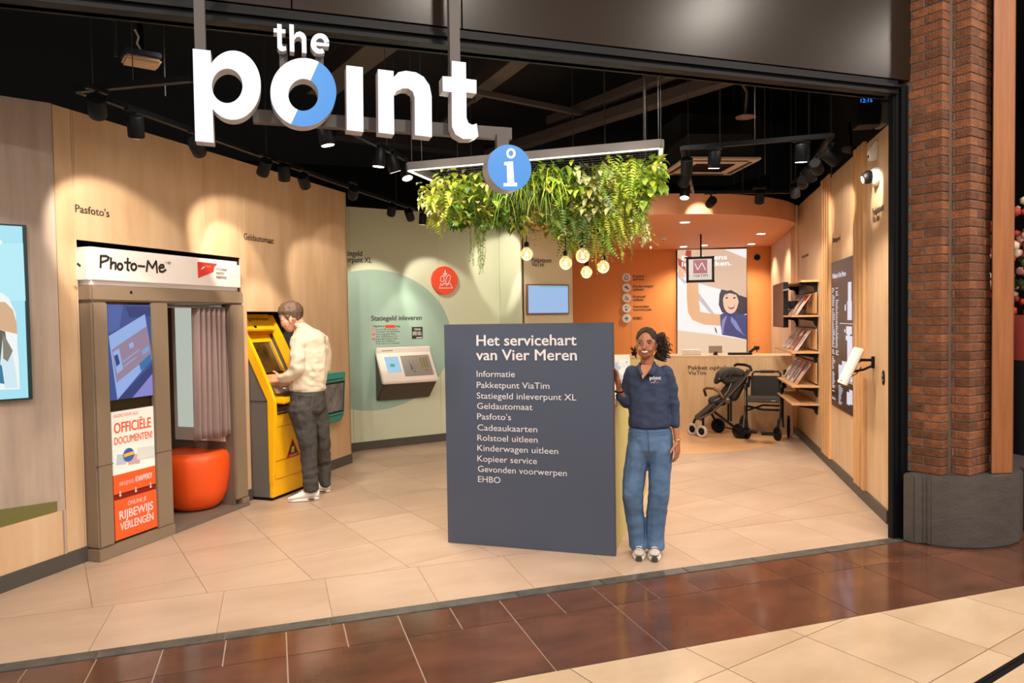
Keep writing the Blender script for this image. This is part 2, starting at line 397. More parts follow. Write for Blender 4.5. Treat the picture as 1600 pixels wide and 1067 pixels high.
# niche with a bench on the far left
wn = MB().box(-.2, 2.2, .0, .05, 0, HW).build('wall_niche', M_BLACKM, None, FN, kind='structure')
for a, b in [(-.2, .9), (.9, 1.75), (1.75, 2.2)]: panel(wn, a, b, .1, HW, M_WOODG, -.018, 0)
bench = MB()
def wl2(u, y=0): p = FL @ V((u, y, 0)); return (p.x, p.y)
pn = lambda u: (FN @ V((u, -.018, 0)))[:2]
tri = [wl2(-1.6, .003), wl2(.468, .003), pn(2.19), pn(-.1)]
bench.flat(tri, KZ, .405)
bo = bench.build('wall_bench_box', M_WOOD, kind='structure')
MB().flat([wl2(-1.6, -.012), wl2(.47, -.012), wl2(.47, .0), wl2(-1.6, .0)], 0, KZ).build('kerb', M_KERB, bo)
MB().flat([wl2(-1.6, .0), wl2(.468, .0), wl2(.468, -.002), wl2(-1.6, -.002)], KZ, .405).build('panel', M_WOOD, bo)
cu = MB().flat([wl2(-1.55, .012), wl2(.455, .012), pn(2.15), pn(0)], .406, .475)
cu.build('bench_cushion', mat('olive_fabric', '6f6a38', .85, bump=.3, bscale=250), bevel=.012, label='olive green bench cushion in the wall niche at the far left', cat='cushion')
# sage wall ----------------------------------------------------------------
uG = [L(FG, x, 400)[0] for x in (685, 780)]
wall_sage = MB().box(-1.1, uG[1]+.05, .02, .06, 0, 3.11).build('wall_back_left', M_BLACKM, None, FG, kind='structure')
ug3 = L(FG, 549, 400)[0]-.02
for a, b in [(-1.1, ug3), (ug3, uG[0]), (uG[0], uG[1])]: panel(wall_sage, a, b, KZ, 3.11, M_SAGE)
MB().box(-1.1, uG[1], -.012, .02, 0, KZ).build('kerb', M_KERB, wall_sage)
zt = L(FG, 655, 423)[1]; zbt = L(FG, 648, 636)[1]; ur = L(FG, 705, 515)[0]; rr = (zt-zbt)/2
mb = MB().prism(disc((ur-rr*1.22, (zt+zbt)/2), rr*1.22, 80, rr), -.0022, .0)
mb.build('painted_circle', M_TEAL_PAINT, wall_sage)
mb = MB(); ptext(mb, FG, "Statiegeld", 529, 566, 399, 9, bold=.02, yr=401.5); ptext(mb, FG, "inleverpunt XL", 523, 581, 409, 9, bold=.02, yr=411)
ptext(mb, FG, "Statiegeld inleveren", 580, 659, 501, 8, bold=.025)
ptext(mb, FG, "Krijg direct je", 583, 601, 511, 3.4, bold=.02); ptext(mb, FG, "terug", 618, 625, 511, 3.4, bold=.02)
for k, (s1, s2) in enumerate([("Scan de QR-code op het", "touchscherm van de automaat"), ("Lever je lege plastic flessen", "en blikjes in"), ("Krijg je geld terug via Tikkie", "direct op je telefoon")]):
    y = 516+k*7.4
    ptext(mb, FG, s1, 587, 621-(k % 2)*2, y, 2.6, bold=.006); ptext(mb, FG, s2, 587, 617+(2-k)*4, y+3.6, 2.6, bold=.006)
ptext(mb, FG, "Veel succes en bedankt!", 587, 625, 538, 2.4, bold=.006)
mb.build('lettering', M_INK, wall_sage, kind='stuff')
mb = MB()
for y in (514.5, 522.4, 529.6):
    c = L(FG, 583.5, y); mb.prism(disc(c, .018, 20), -.004, -.0005)
c0 = L(FG, 602, 512.5); c1 = L(FG, 617, 507.5); mb.prism([(c0[0], c0[1]), (c1[0], c0[1]), (c1[0], c1[1]), (c0[0], c1[1])], -.004, -.0005)
mb.build('red_marks', M_REDPR, wall_sage)
mb = MB()
for i, y in enumerate((515.6, 523.5, 530.7)): ptext(mb, FG, str(i+1), 582.9, 584.2, y, 2.2, dy=-.006, bold=.02)
mb.build('numerals', M_WINK, wall_sage)
# step wall and grey beige wall ------------------------------------------------
cG = FG @ V((uG[1], 0, 0)); dG = FG.to_3x3() @ V((1, 0, 0)); nG = FG.to_3x3() @ V((0, -1, 0))
FS = frame(cG, ang((0, 0), (nG.x, nG.y)))      # x runs towards the room
ws = MB().box(0, .565, .02, .05, 0, 3.11).build('wall_step', M_BLACKM, None, FS, kind='structure')
panel(ws, 0, .565, 0, 3.11, M_SAGE, 0, .02)
c3 = cG+nG*.565; F3 = frame(c3, ang(G0, G1))
u3 = L(F3, 895, 470)[0]
w3 = MB().box(.06, u3, .02, 2.6, 0, 3.11).build('wall_monitor', M_BLACKM, None, F3, kind='structure')
us3 = L(F3, 892, 470)[0]
panel(w3, 0, us3, 0, 3.11, M_BEIGEP); panel(w3, us3, u3, 0, 3.11, M_BEIGEP)
mb = MB(); ptext(mb, F3, "Pakketpunt", 830.5, 862, 409, 7, bold=.02); ptext(mb, F3, "ViaTim", 830.5, 850, 416, 7, bold=.02); mb.build('lettering', M_INK, w3, kind='stuff')
# orange back wall --------------------------------------------------------------
ubl = L(FB, 890, 470)[0]-.3; ubr = L(FB, 1206, 470)[0]
wb = MB().box(ubl, ubr+.05, .02, .06, 0, 2.86).build('wall_back', M_BLACKM, None, FB, kind='structure')
ucr = L(FB, 1057, 470)[0]
for a, b in [(ubl, (ubl+ucr)/2+.3), ((ubl+ucr)/2+.3, ucr), (ucr, ubr)]: panel(wb, a, b, 0, 2.86, M_ORANGE_WALL, 0, .02)
mb = MB()
for (s1, s2, y) in [("Kopieer", "service", 433.5), ("Kinderwagen", "uitleen", 449.5), ("Rolstoel", "uitleen", 465.5), ("Gevonden", "voorwerpen", 481)]:
    w1 = {'Kopieer': 18.5, 'Kinderwagen': 32, 'Rolstoel': 19.5, 'Gevonden': 25}[s1]; w2 = {'service': 17, 'uitleen': 16.5, 'voorwerpen': 29}[s2]
    ptext(mb, FB, s1, 989, 989+w1, y, 4.3, bold=.02); ptext(mb, FB, s2, 989, 989+w2, y+4.8, 4.3, bold=.02)
ptext(mb, FB, "EHBO", 989, 1003.5, 499.5, 4.5, bold=.025)
mb.build('lettering', M_INK, wb, kind='stuff')
# soffit -------------------------------------------------------------------------
e3 = F3 @ V((u3, 0, 0))
arc = [(cc[0]+2.03*cos(radians(a)), cc[1]+2.03*sin(radians(a))) for a in range(-47, -172, -3)]
bl = FB @ V((ubl, .1, 0)); br_ = FB @ V((ubr+.03, .1, 0))
e3p = (e3.x-.35, e3.y-.1)
poly = arc+[e3p, (e3.x, e3.y), (bl.x, bl.y), (br_.x, br_.y)]
sof = MB().flat(poly, 2.86, 3.10).build('ceiling_soffit', M_ORANGE_SOFFIT, kind='structure')
# right wall ------------------------------------------------------------------------
uR = lambda px, py=500: L(FR, px, py)[0]
ur_end = L(FR, 1206, 470)[0]-.1
wr = MB().box(ur_end, 0.02, .02, .08, 0, HW-.03).build('wall_right', M_BLACKM, None, FR, kind='structure')
xr = sorted([ur_end, uR(1226), uR(1247), uR(1283), uR(1298), uR(1337), uR(1355), .0])
for a, b in zip(xr, xr[1:]): panel(wr, a, b, KZ, HW-.03, M_WOOD)
MB().box(ur_end, 0, -.014, .02, 0, KZ).build('kerb', M_KERB, wr)
def slats(a, b, n, prot=.03):
    w_ = (b-a)/(n*1.5)
    me = MB().box(0, w_, -prot, 0, KZ+.0, HW-.01).mesh('slat', M_OAK, .003, 1)
    for i in range(n): linkmesh('slat', me, wr, T(a+(i+.25)*(b-a)/n, 0, 0))
slats(uR(1337), uR(1355), 3); slats(uR(1286), uR(1300), 4); slats(uR(1238), uR(1247), 3)
def rtext(s, px0, px1, yb, cap, yr):
    mb = MB(); ptext(mb, FR, s, px0, px1, yb, cap, bold=.02, yr=yr); return mb
mb = MB()
ptext(mb, FR, "Pakketpunt", 1363, 1381, 337, 12, bold=.02); ptext(mb, FR, "ViaTim", 1363, 1374, 349, 12, bold=.02)
ptext(mb, FR, "Plattegrond", 1301, 1313, 380, 8, bold=.02); ptext(mb, FR, "Informatie", 1253, 1263, 404, 5, bold=.02)
mb.build('lettering', M_INK, wr, kind='stuff')
# header, fascia, jamb -------------------------------------------------------------------
zf0 = 3.24
hd = MB()
hd.box(-5, 2.96, -.05, .12, zf0, zf0+.085); hd.box(-5, 2.96, -.075, -.05, zf0+.03, zf0+.05); hd.box(-5, 2.96, -.06, .0, zf0-.012, zf0)
hd.build('trim_2', M_BLACK, None, FF, kind='structure')
fas = empty('wall_fascia', FF, kind='structure')
seams = [-5, -2.6, -1.2, L(FF, 718, 50)[0], L(FF, 1418, 50)[0]]
for a, b in zip(seams, seams[1:]): MB().box(a+.003, b-.003, -.06, .05, zf0+.09, 5.2).build('fascia_panel', M_FASCIA, fas, bevel=.002, seg=1)
MB().box(-5, 3.2, .05, .1, zf0, 5.2).build('backing', M_BLACKM, fas)
xj0 = L(FF, 1390, 500)[0]; xj1 = L(FF, 1427, 500)[0]
jm = MB(); jm.box(xj0, xj0+.05, -.03, .012, 0, 3.3); jm.box(xj0+.045, xj0+.065, -.01, .02, 0, 3.3); jm.box(xj0+.06, xj1-.03, -.045, .03, 0, 3.3); jm.box(xj1-.03, xj1+.03, -.02, .05, 0, 3.3)
jm.box(xj0+.015, xj0+.02, -.036, -.03, 0, 3.3); jm.box(xj0+.1, xj0+.108, -.052, -.045, 0, 3.3)
jm.box(xj1-.05, xj1+.1, -.03, .1, 3.3, 5.2)
jm.build('trim_3', M_BLACK, None, FF, kind='structure')
MB().box(xj1+.02, 3.62, .12, .16, 0, 4.8).build('wall_pillar_side', M_BLACKM, None, FF, kind='structure')

# brick pillar ---------------------------------------------------------------------------
A_ = V((cos(a14), sin(a14), 0)); B_ = V((-sin(a14), cos(a14), 0))
K = V((4.68, 3.67, 0))
FKr = frame(K, a14)        # local x along the right hand face, y into the pillar
pil = MB(); pil.box(.005, .297, .005, .5, .5, 4.9); pil.box(-.135, .1, .125, .5, .5, 4.9); pil.box(.2, .5, .12, .5, .5, 4.9)
pillar = pil.build('brick_pillar', M_MORTAR, None, FKr)
props(pillar, 'red brick pillar on a dark stone base right of the shop opening', 'pillar')
bw, bh, ch = .105, .0545, .0625
def brickmesh(sx, sy): return MB().box(0, sx, 0, sy, 0, bh).mesh('brick', M_BRICK, .004, 1)
meshes = {}
def brick(x0, x1, y0, y1, z):
    key = (round(x1-x0, 3), round(y1-y0, 3))
    if key not in meshes: meshes[key] = brickmesh(*key)
    j = random.uniform(-.002, .002)
    linkmesh('brick', meshes[key], pillar, T(x0+j, y0+j, z))
nb = int((4.2-.505)/ch)
for i in range(nb):
    z = .505+i*ch; e = i % 2
    # right face (front row) and corner
    if e: brick(0, .1, 0, .13, z); brick(.11, .3, 0, .1, z)
    else: brick(0, .21, 0, .1, z); brick(.22, .3, 0, .1, z)
    if not e: brick(0, .1, .108, .122, z)
    # outer pilaster, left face
    if e: brick(-.14, -.04, .12, .24, z); brick(-.14, -.04, .25, .36, z)
    else: brick(-.14, -.04, .12, .33, z)
base_poly = [(4.37, 3.95), (4.375, 3.86), (4.44, 3.83), (4.445, 3.785), (4.52, 3.70), (4.60, 3.645), (4.70, 3.60), (4.82, 3.575), (4.95, 3.575), (5.08, 3.60), (5.2, 3.66), (5.3, 3.75), (5.34, 3.95)]
MB().flat(base_poly, 0, .5).build('stone_base', M_BASE, pillar, FKr.inverted(), bevel=.012)
# glulam post
a_, b_, c_, d_ = V((4.885, 3.665, 0)), V((5.03, 3.62, 0)), V((5.18, 3.72, 0)), V((5.03, 3.78, 0))
MB().flat([a_[:2], b_[:2], c_[:2], d_[:2]], .503, 4.9).build('timber_post', M_POST, None, bevel=.004, label='orange brown laminated timber post standing on the stone base at the right edge', cat='post')
# second pillar and neighbour shop beyond it
MB().flat([(5.42, 3.75), (5.6, 3.7), (5.9, 3.9), (5.9, 4.3), (5.4, 4.3)], 0, .47).build('wall_neighbour_base', M_BASE, kind='structure', bevel=.01)
MB().flat([(4.95, 4.0), (12, 4.5), (14, 9), (8.4, 9)], -.1, -.008).build('floor_neighbour', M_BROWN, kind='structure')
MB().box(7.2, 14, 7.6, 7.7, 0, 5).build('wall_neighbour', M_BLACKM, kind='structure')
MB().box(11.5, 11.6, 3.5, 7.6, 0, 5).build('wall_neighbour_side', M_FASCIA, kind='structure')
MB().box(5.6, 11.6, 3.9, 7.6, 4.75, 4.8).build('ceiling_neighbour', M_VOID, kind='structure')
MB().box(10.6, 11.45, 7.5, 7.58, 2.6, 3.7).build('window_1', emis('bright_window', 'e6e4e0', .9), kind='structure')
# ================================================================== SIGN
ds = -.30
def S(x, y, dy=ds): return L(FF, x, y, dy)
sign = empty('illuminated_sign', FF, 'large white illuminated letters with a blue and white ring hung on dark posts', 'sign')
def letter(shapes, dep=.09, m=M_SIGNW, dy=ds):
    """shapes: outlines in picture coordinates, mapped on the sign's own plane"""
    par = MB()
    for sh in shapes:
        par.prism([S(x, y, dy) for x, y in sh], dy+.002, dy+dep, 1)
        par.prism([S(x, y, dy) for x, y in sh], dy, dy+.0018, 0)
    return par.build('letter', [m, M_SIGNS], sign)
def ringpoly(cx, cy, rx, ry, ix, iy, a0, a1, n=40, icx=None, icy=None):
    """closed outline of an arc band between angles (degrees, counter clockwise, up positive)"""
    icx = cx if icx is None else icx; icy = cy if icy is None else icy
    an = [radians(a0+(a1-a0)*i/n) for i in range(n+1)]
    return [(cx+rx*cos(a), cy-ry*sin(a)) for a in an]+[(icx+ix*cos(a), icy-iy*sin(a)) for a in reversed(an)]
sl = .12
letter([[(301, 76), (329, 79), (334, 223), (305, 220)], ringpoly(364, 133, 43.5, 54, 24, 27, 0, 180, 30, icx=355, icy=134), ringpoly(364, 133, 43.5, 54, 24, 27, 180, 360, 30, icx=355, icy=134)])
letter([ringpoly(474, 144, 51.5, 53.5, 23.5, 25, 62, 248, 44, icy=148)])
letter([ringpoly(474, 144, 51.5, 53.5, 23.5, 25, -112, 62, 44, icy=148)], m=M_SIGNB)
letter([[(541, 102), (567, 105), (568, 206), (542, 203)]])
letter([[(590.5, 108), (615, 111), (616, 210), (591.5, 207)],
        [(614, 122), (622, 113), (634, 110.5), (650, 113), (662, 120), (671, 133), (674.5, 150), (675, 214), (648.5, 211), (648, 152), (645, 143), (638, 138), (629, 138), (620, 142), (615, 150)]])
letter([[(706, 95), (728, 97.5), (729, 184), (732, 192), (738, 195), (745, 193), (747.5, 213), (738, 217), (724, 217), (712, 210), (706.5, 198), (706, 180)],
        [(691.5, 119), (706, 120), (706, 144), (692, 142)], [(728, 123), (744.5, 125), (744.5, 146), (728, 144)]])
d2 = ds
letter([[(433, 37), (440, 38), (440.5, 70), (443, 73), (446.5, 72), (447.5, 78), (443, 80), (437, 79), (433.5, 74)], [(427.5, 44), (446, 46), (446, 52), (427.5, 50)]], .06)
letter([[(452, 37.5), (459, 38.5), (460, 81), (453, 80)], [(459, 56), (463, 50.5), (469, 49), (475, 52), (478.5, 58), (479, 83), (472, 82), (471.5, 61), (468, 57), (463, 58), (459.5, 63)]], .06)
letter([ringpoly(500, 68, 14.5, 16, 7, 8.5, 8, 300, 36), [(492, 65.5), (514.5, 68), (514, 72.5), (492, 71)]], .06)
# back rail and posts
ra, rb = S(395, 180, ds+.1), S(800, 212, ds+.1); rl = MB(); rl.box(ra[0], rb[0], ds+.1, ds+.15, rb[1]-.02, rb[1]+.045)
rl.build('rail', M_DUCT, sign)
for x0, x1, yb in [(304, 321, 75), (704, 720, 95)]:
    p0, p1 = S(x0, yb, ds+.02), S(x1, yb, ds+.02)
    MB().box(p0[0], p1[0], ds+.03, ds+.08, p0[1]-.15, 5.2).build('post', M_DUCT, sign)
for xp in (443, 499):
    pa, pb = S(xp, 98, ds+.07), S(xp, 80, ds+.07)
    MB().box(pa[0]-.02, pa[0]+.02, ds+.05, ds+.085, pa[1]-.04, pb[1]+.03).build('post', M_DUCT, sign)
# roundel
rc = S(796.5, 262, ds-.02); rt = S(796.5, 226, ds-.02)[1]-rc[1]
rou = empty('information_roundel', FF, 'round blue illuminated disc with a white letter i below the big sign', 'sign')
MB().prism(disc(rc, rt, 48), ds-.02, ds-.018).build('face', emis('roundel_blue', '4a9ae8', 1.0), rou)
MB().prism(disc(rc, rt*1.0, 48), ds-.0178, ds+.09).build('casing', M_SIGNS, rou, bevel=.004)
MB().box(rc[0]-.04, rc[0]+.03, ds+.08, ds+.12, rc[1]+rt*.8, rb[1]).build('hanger', M_DUCT, rou)
mb = MB()
for q in ([ringpoly(798.5, 239.5, 7.2, 8, 3.8, 4.6, 0, 360, 24)]): 
    mb.prism([S(x, y, ds-.023) for x, y in q], ds-.023, ds-.0205)
mb.prism([S(x, y, ds-.023) for x, y in [(788, 253), (801.5, 252), (803.5, 285.5), (808, 285.5), (808, 291), (787, 291), (787, 286), (793, 286), (792, 258), (788, 258)]], ds-.023, ds-.0205)
mb.build('letter', emis('roundel_white', 'ffffff', 1.2), rou)

# ================================================================== INFORMATION PANEL AND DESK
up0, up1 = 0, L(FP, 959, 700)[0]; HP = 1.622
ip = MB().box(0, up1, 0, .012, .004, HP)
panelo = ip.build('information_board', M_NAVY, None, FP, bevel=.002)
props(panelo, 'tall slate blue panel with a white list of services standing on the floor', 'board')
MB().box(-.004, up1+.004, .012, .05, .004, HP+.003).build('edge_frame', mat('walnut_edge', '6b564b', .5), panelo, bevel=.002)
MB().box(0, up1, .003, .03, -.001, .008).build('plinth', M_STEEL, panelo)
mb = MB()
for s_, xl, xr_, yb, cp, bd in [("Het servicehart", 744.5, 901, 539.9, 17, .02), ("van Vier Meren", 744, 901.5, 562.4, 17, .02)]: ptext(mb, FP, s_, xl, xr_, yb, cp, bold=bd)
for s_, xl, xr_, yb in [("Informatie", 744.9, 804.5, 588.6), ("Pakketpunt ViaTim", 745, 858.5, 605.9), ("Statiegeld inleverpunt XL", 745, 900.5, 622.6), ("Geldautomaat", 745.5, 832, 638.6), ("Pasfoto's", 745.7, 798.5, 655), ("Cadeaukaarten", 746, 839.4, 672.3), ("Rolstoel uitleen", 746, 840, 688.2), ("Kinderwagen uitleen", 746, 872, 704.2), ("Kopieer service", 746, 839, 720.7), ("Gevonden voorwerpen", 746.7, 885.5, 736.8), ("EHBO", 747, 782, 752.9)]:
    ptext(mb, FP, s_, xl, xr_, yb, 9.8, bold=.004)
mb.build('lettering', M_WINK, panelo, kind='stuff')
desk = empty('service_desk', FP, 'yellow green service desk running back behind the slate blue panel', 'desk')
MB().box(.04, up1-.01, .052, 1.93, .0, 1.05).build('body', M_OLIVE, desk, bevel=.003)
MB().box(.02, up1+.005, .052, 1.95, 1.05, 1.085).build('worktop', mat('cream_top', 'dccdb0', .4), desk, bevel=.003)
# white brochure holder on the desk behind the panel
pb = FP @ V((up1-.12, .75, 1.085))
bh_ = empty('brochure_holder', frame(pb, ang(PA, PB)), 'white brochure holder on the service desk beside the woman', 'holder')
MB().box(-.11, .11, 0, .15, 0, .03).build('tray', M_WHITE, bh_, bevel=.003); MB().box(-.11, .11, .12, .15, .03, .27).build('backrest', M_WHITE, bh_, bevel=.003)
MB().box(-.1, .1, .09, .118, .031, .22).build('brochures', mat('blue_white_print', '9fb4d8', .5, nscale=25, c2='e8e6ea', contrast=.05), bh_)

# ================================================================== PHOTO BOOTH
def Bq(x, y, dy=0): return L(FBo, x, y, dy)
bwid = Bq(387, 700)[0]; bt = Bq(128, 383)[1]; zs = Bq(142, 440)[1]-.01; BD = .78
booth = empty('photo_booth', FBo, 'taupe passport photo booth with a white header and an open curtained seat bay', 'booth')
zh = Bq(200, 447)[1]; zl = zh-.115
xs0, xs1 = Bq(172, 550)[0], Bq(239, 550)[0]; xo0, xo1 = Bq(266, 600)[0], Bq(362, 600)[0]
# header
MB().box(-.015, bwid-.02, -.015, BD, zh, bt).build('header_box', mat('header_acrylic', 'dcd3cf', .35, emit=.1), booth, bevel=.035, seg=4)
MB().box(-.005, bwid, -.003, BD, zl, zh-.003).build('lintel', M_BOOTH, booth, bevel=.012)
mb = MB().ell((Bq(204, 452)[0], -.004, zl+.07), (.012, .006, .012), 10); mb.build('camera_eye', M_BLACK, booth)
# left column body around screen and poster
xm = Bq(210, 600)[0]
MB().box(0, xs0-.003, 0, BD, .085, zl-.003).build('left_column', M_BOOTH, booth, bevel=.012)
MB().box(xs1+.003, xo0, 0, BD, .085, zl-.003).build('middle_column', M_BOOTH, booth, bevel=.006)
MB().box(xo1+.03, bwid, 0, BD, .085, zl-.003).build('right_column', M_BOOTH, booth, bevel=.008)
zz1, zz2 = Bq(175, 725)[1], Bq(200, 845)[1]
for (x0, x1) in [(-.001, xs0-.002), (xs1+.002, xo0+.001)]:
    MB().box(x0, x1, -.0015, .01, zz1, zz1+.004).build('joint', M_DKGREY, booth)
MB().box(xs0-.003, xs1+.003, .03, BD, .085, zl-.003).build('screen_bay', M_GLASSY, booth)
MB().box(-.012, xo0, -.012, BD, .0, .083).build('plinth', M_BOOTH, booth, bevel=.004)
MB().box(xo0, bwid, -.012, BD, .0, .035).build('floor_plate', M_BOOTHIN, booth, bevel=.003)
MB().box(bwid-.09, bwid, -.008, .1, .035, .083).build('plinth', M_BOOTH, booth, bevel=.003)
# front infill pieces
zo0 = Bq(205, 829)[1]; 
def bq(pts, dy): return [Bq(x, y, dy) for x, y in pts]
MB().box(xs0, xs1, .0, .03, .085, Bq(205, 846)[1]).build('infill', M_BOOTH, booth)
scz0, scz1 = Bq(205, 622)[1], Bq(205, 476)[1]
scr = MB().box(xs0+.002, xs1-.002, .012, .03, scz0, scz1).build('screen', emis('booth_screen_blue', '3c58a0', .75), booth)
def quadmap(u0, u1, z0, z1): return lambda a, b: (u0+(u1-u0)*a, z0+(z1-z0)*(1-b))
q = quadmap(xs0+.002, xs1-.002, scz0, scz1)
def sp(mb, pts, y, mi): mb.prism([q(a, b) for a, b in pts], y-.0006, y, mi)
mb = MB()
sp(mb, [(0, 0), (.35, 0), (.25, .25), (0, .3)], .0115, 0); sp(mb, [(.4, .02), (1, .02), (1, .12), (.5, .14)], .0115, 3)
sp(mb, [(0, .33), (.86, .1), (1, .6), (.15, 1)], .0112, 1)          # tilted card
sp(mb, [(.06, .47), (.9, .23), (.99, .52), (.99, .55), (.14, .82)], .0105, 2)
sp(mb, [(.08, .5), (.22, .46), (.3, .68), (.16, .73)], .0099, 1)
sp(mb, [(.1, .54), (.18, .52), (.23, .62), (.15, .65)], .0094, 3)
sp(mb, [(.68, .64), (.97, .54), (.99, .62), (.72, .72)], .0099, 4)
sp(mb, [(.45, .42), (.55, .4), (.57, .45), (.47, .47)], .0099, 1)
sp(mb, [(.75, .5), (.92, .45), (.94, .5), (.78, .55)], .0099, 5)
sp(mb, [(.3, .6), (.7, .48), (.7, .49), (.3, .61)], .0099, 1); sp(mb, [(.32, .65), (.62, .56), (.62, .57), (.32, .66)], .0099, 1)
sp(mb, [(.15, 1), (1, .66), (1, .78), (.45, 1)], .0112, 3); sp(mb, [(.5, 1), (1, .76), (1, 1)], .0106, 6)
mb.build('screen_picture', [emis('scr_mid', '4c6ab4', .8), emis('scr_card', '96b4ec', .9), emis('scr_pink', 'a08aa4', .8), emis('scr_dark', '2b4488', .7), emis('scr_btn', '2f78b8', .8), emis('scr_cyan', '74a4e4', .9), emis('scr_pale', '8c8cd8', .85)], scr)
pz = [Bq(209, y)[1] for y in (639.5, 736, 765.6, 765.6, 775, 836)]
pos = MB().box(xs0+.002, xs1-.002, .012, .03, pz[1], pz[0]).build('poster_white', mat('poster_white', 'eceae6', .45, emit=.1), booth)
pu0, pu1 = xs0, xs1; pw = pu1-pu0; ph = pz[0]-pz[1]
mb = MB()
text(mb, "GELDIG VOOR ALLE", pu0+.02, pu0+.62*pw, pz[0]-.09*ph, .05*ph, .0105, 0)
text(mb, "OFFICI\u00cbLE", pu0+.02, pu1-.03, pz[0]-.34*ph, .17*ph, .0105, .02)
text(mb, "DOCUMENTEN!", pu0+.02, pu1-.02, pz[0]-.52*ph, .12*ph, .0105, .015)
mb.build('lettering', M_ORPR, pos, kind='stuff')
mb = MB()
for i, (a, b, c, d, k) in enumerate([(.08, .68, .3, .86, 0), (.35, .72, .62, .9, 1), (.55, .64, .98, .85, 2)]):
    mb.prism([(pu0+pw*a, pz[0]-ph*(d-.02)), (pu0+pw*c, pz[0]-ph*d), (pu0+pw*(c+.0), pz[0]-ph*(b+.02)), (pu0+pw*(a+.03), pz[0]-ph*b)], .0095-.0008*i, .0112-.0008*i, i)
mb.prism(disc((pu0+pw*.36, pz[0]-ph*.72), .05, 20), .0068, .0078, 3)
mb.prism([(pu0+pw*.36-.045, pz[0]-ph*.72-.012), (pu0+pw*.36+.045, pz[0]-ph*.72-.004), (pu0+pw*.36+.045, pz[0]-ph*.72+.02), (pu0+pw*.36-.045, pz[0]-ph*.72+.012)], .0058, .0066, 4)
mb.build('printed_cards', [mat('card_a', 'b9c6dc', .5), mat('card_b', 'c8a8ac', .5), mat('card_c', 'd6dcdc', .5), mat('card_blue', '3a5fb0', .5), mat('card_yel', 'e8b93c', .5)], pos)
o2 = MB().box(xs0+.002, xs1-.002, .01, .03, pz[2], pz[1]).build('tray_sign', M_ORPR, booth)
mb = MB(); text(mb, "HIER IS JE FOTO,", pu0+.05, pu0+.47*pw, pz[1]-.085, .028, .0085, 0); text(mb, "KNAPPERD!", pu0+.5*pw, pu1-.04, pz[1]-.085, .042, .0085, .02)
for a in (.14, .5, .86):
    cx = pu0+pw*a; mb.prism([(cx-.004, pz[1]-.12), (cx+.004, pz[1]-.12), (cx+.004, pz[1]-.15), (cx+.013, pz[1]-.15), (cx, pz[1]-.165), (cx-.013, pz[1]-.15), (cx-.004, pz[1]-.15)], .008, .0088)
mb.build('lettering', M_WINK, o2, kind='stuff')
MB().box(xs0, xs1, .02, .06, pz[4]+.003, pz[2]).build('photo_slot', M_DRED, booth)
o3 = MB().box(xs0+.002, xs1-.002, .008, .03, pz[5], pz[4]).build('lower_poster', M_ORPR, booth)
h3 = pz[4]-pz[5]
mb = MB(); text(mb, "ONLINE JE", pu0+.3*pw, pu0+.74*pw, pz[4]-.2*h3, .11*h3, .006, 0); text(mb, "RIJBEWIJS", pu0+.1*pw, pu0+.9*pw, pz[4]-.5*h3, .22*h3, .006, .02); text(mb, "VERLENGEN", pu0+.11*pw, pu0+.9*pw, pz[4]-.78*h3, .2*h3, .006, .02)
mb.build('lettering', M_WINK, o3, kind='stuff')
# seat bay interior
MB().box(xo0, xo1+.03, BD-.02, BD, .03, zl).build('bay_back', M_BOOTHIN, booth)
MB().box(xo1+.028, xo1+.034, .02, BD-.02, .03, zl).build('bay_side', M_BOOTHIN, booth)
zw0, zw1 = L(FBo, 300, 690, BD-.1)[1], L(FBo, 300, 473, BD-.1)[1]
xw0, xw1 = L(FBo, 273, 600, BD-.1)[0], L(FBo, 364, 600, BD-.1)[0]
SD = T(xo1+.026, 0, 0) @ Matrix.Rotation(-pi/2, 4, 'Z'); FSD = FBo @ SD
sx0, sx1 = L(FSD, 273, 600)[0], L(FSD, 350, 600)[0]; sz0, sz1 = L(FSD, 275, 686)[1], L(FSD, 275, 473)[1]
MB().box(sx0, min(sx1, -.06), -.012, 0, sz0, sz1).build('backdrop_frame', M_WHITE, booth, SD)
MB().box(sx0+.04, min(sx1, -.09), -.016, -.011, sz0+.12, sz1-.04).build('backdrop', emis('booth_backdrop', 'd2d8cc', .72), booth, SD)
MB().tube([(xo0, .06, zl-.03), (xo1+.03, .06, zl-.03)], .008, 8).build('curtain_rail', M_STEEL, booth)
# pleated curtain
cx0, cx1 = Bq(305, 560, .06)[0], Bq(360, 560, .06)[0]; cz0 = L(FBo, 335, 684, .06)[1]
mb = MB(); nU, nZ = 120, 14; vs = []
for j in range(nZ+1):
    t = j/nZ; z = zl-.03-(zl-.03-cz0)*t
    for i in range(nU+1):
        s_ = i/nU; k = s_+.03*sin(s_*9)*t
        x = cx0+(cx1-cx0)*(s_*(1-.0*t)); y = .07+.028*sin(k*2*pi*7+.6*t)*(1-.25*t)+.012*sin(k*2*pi*3+1)*t
        vs.append((x, y, z+.012*sin(s_*7)*t))
fs = [(j*(nU+1)+i, j*(nU+1)+i+1, (j+1)*(nU+1)+i+1, (j+1)*(nU+1)+i) for j in range(nZ) for i in range(nU)]
mb.add(vs, fs, 0, None, True)
co_ = mb.build('curtain', mat('mauve_curtain', '8d7672', .55, bump=.06, bscale=120), booth)
md = co_.modifiers.new('s', 'SOLIDIFY'); md.thickness = .003
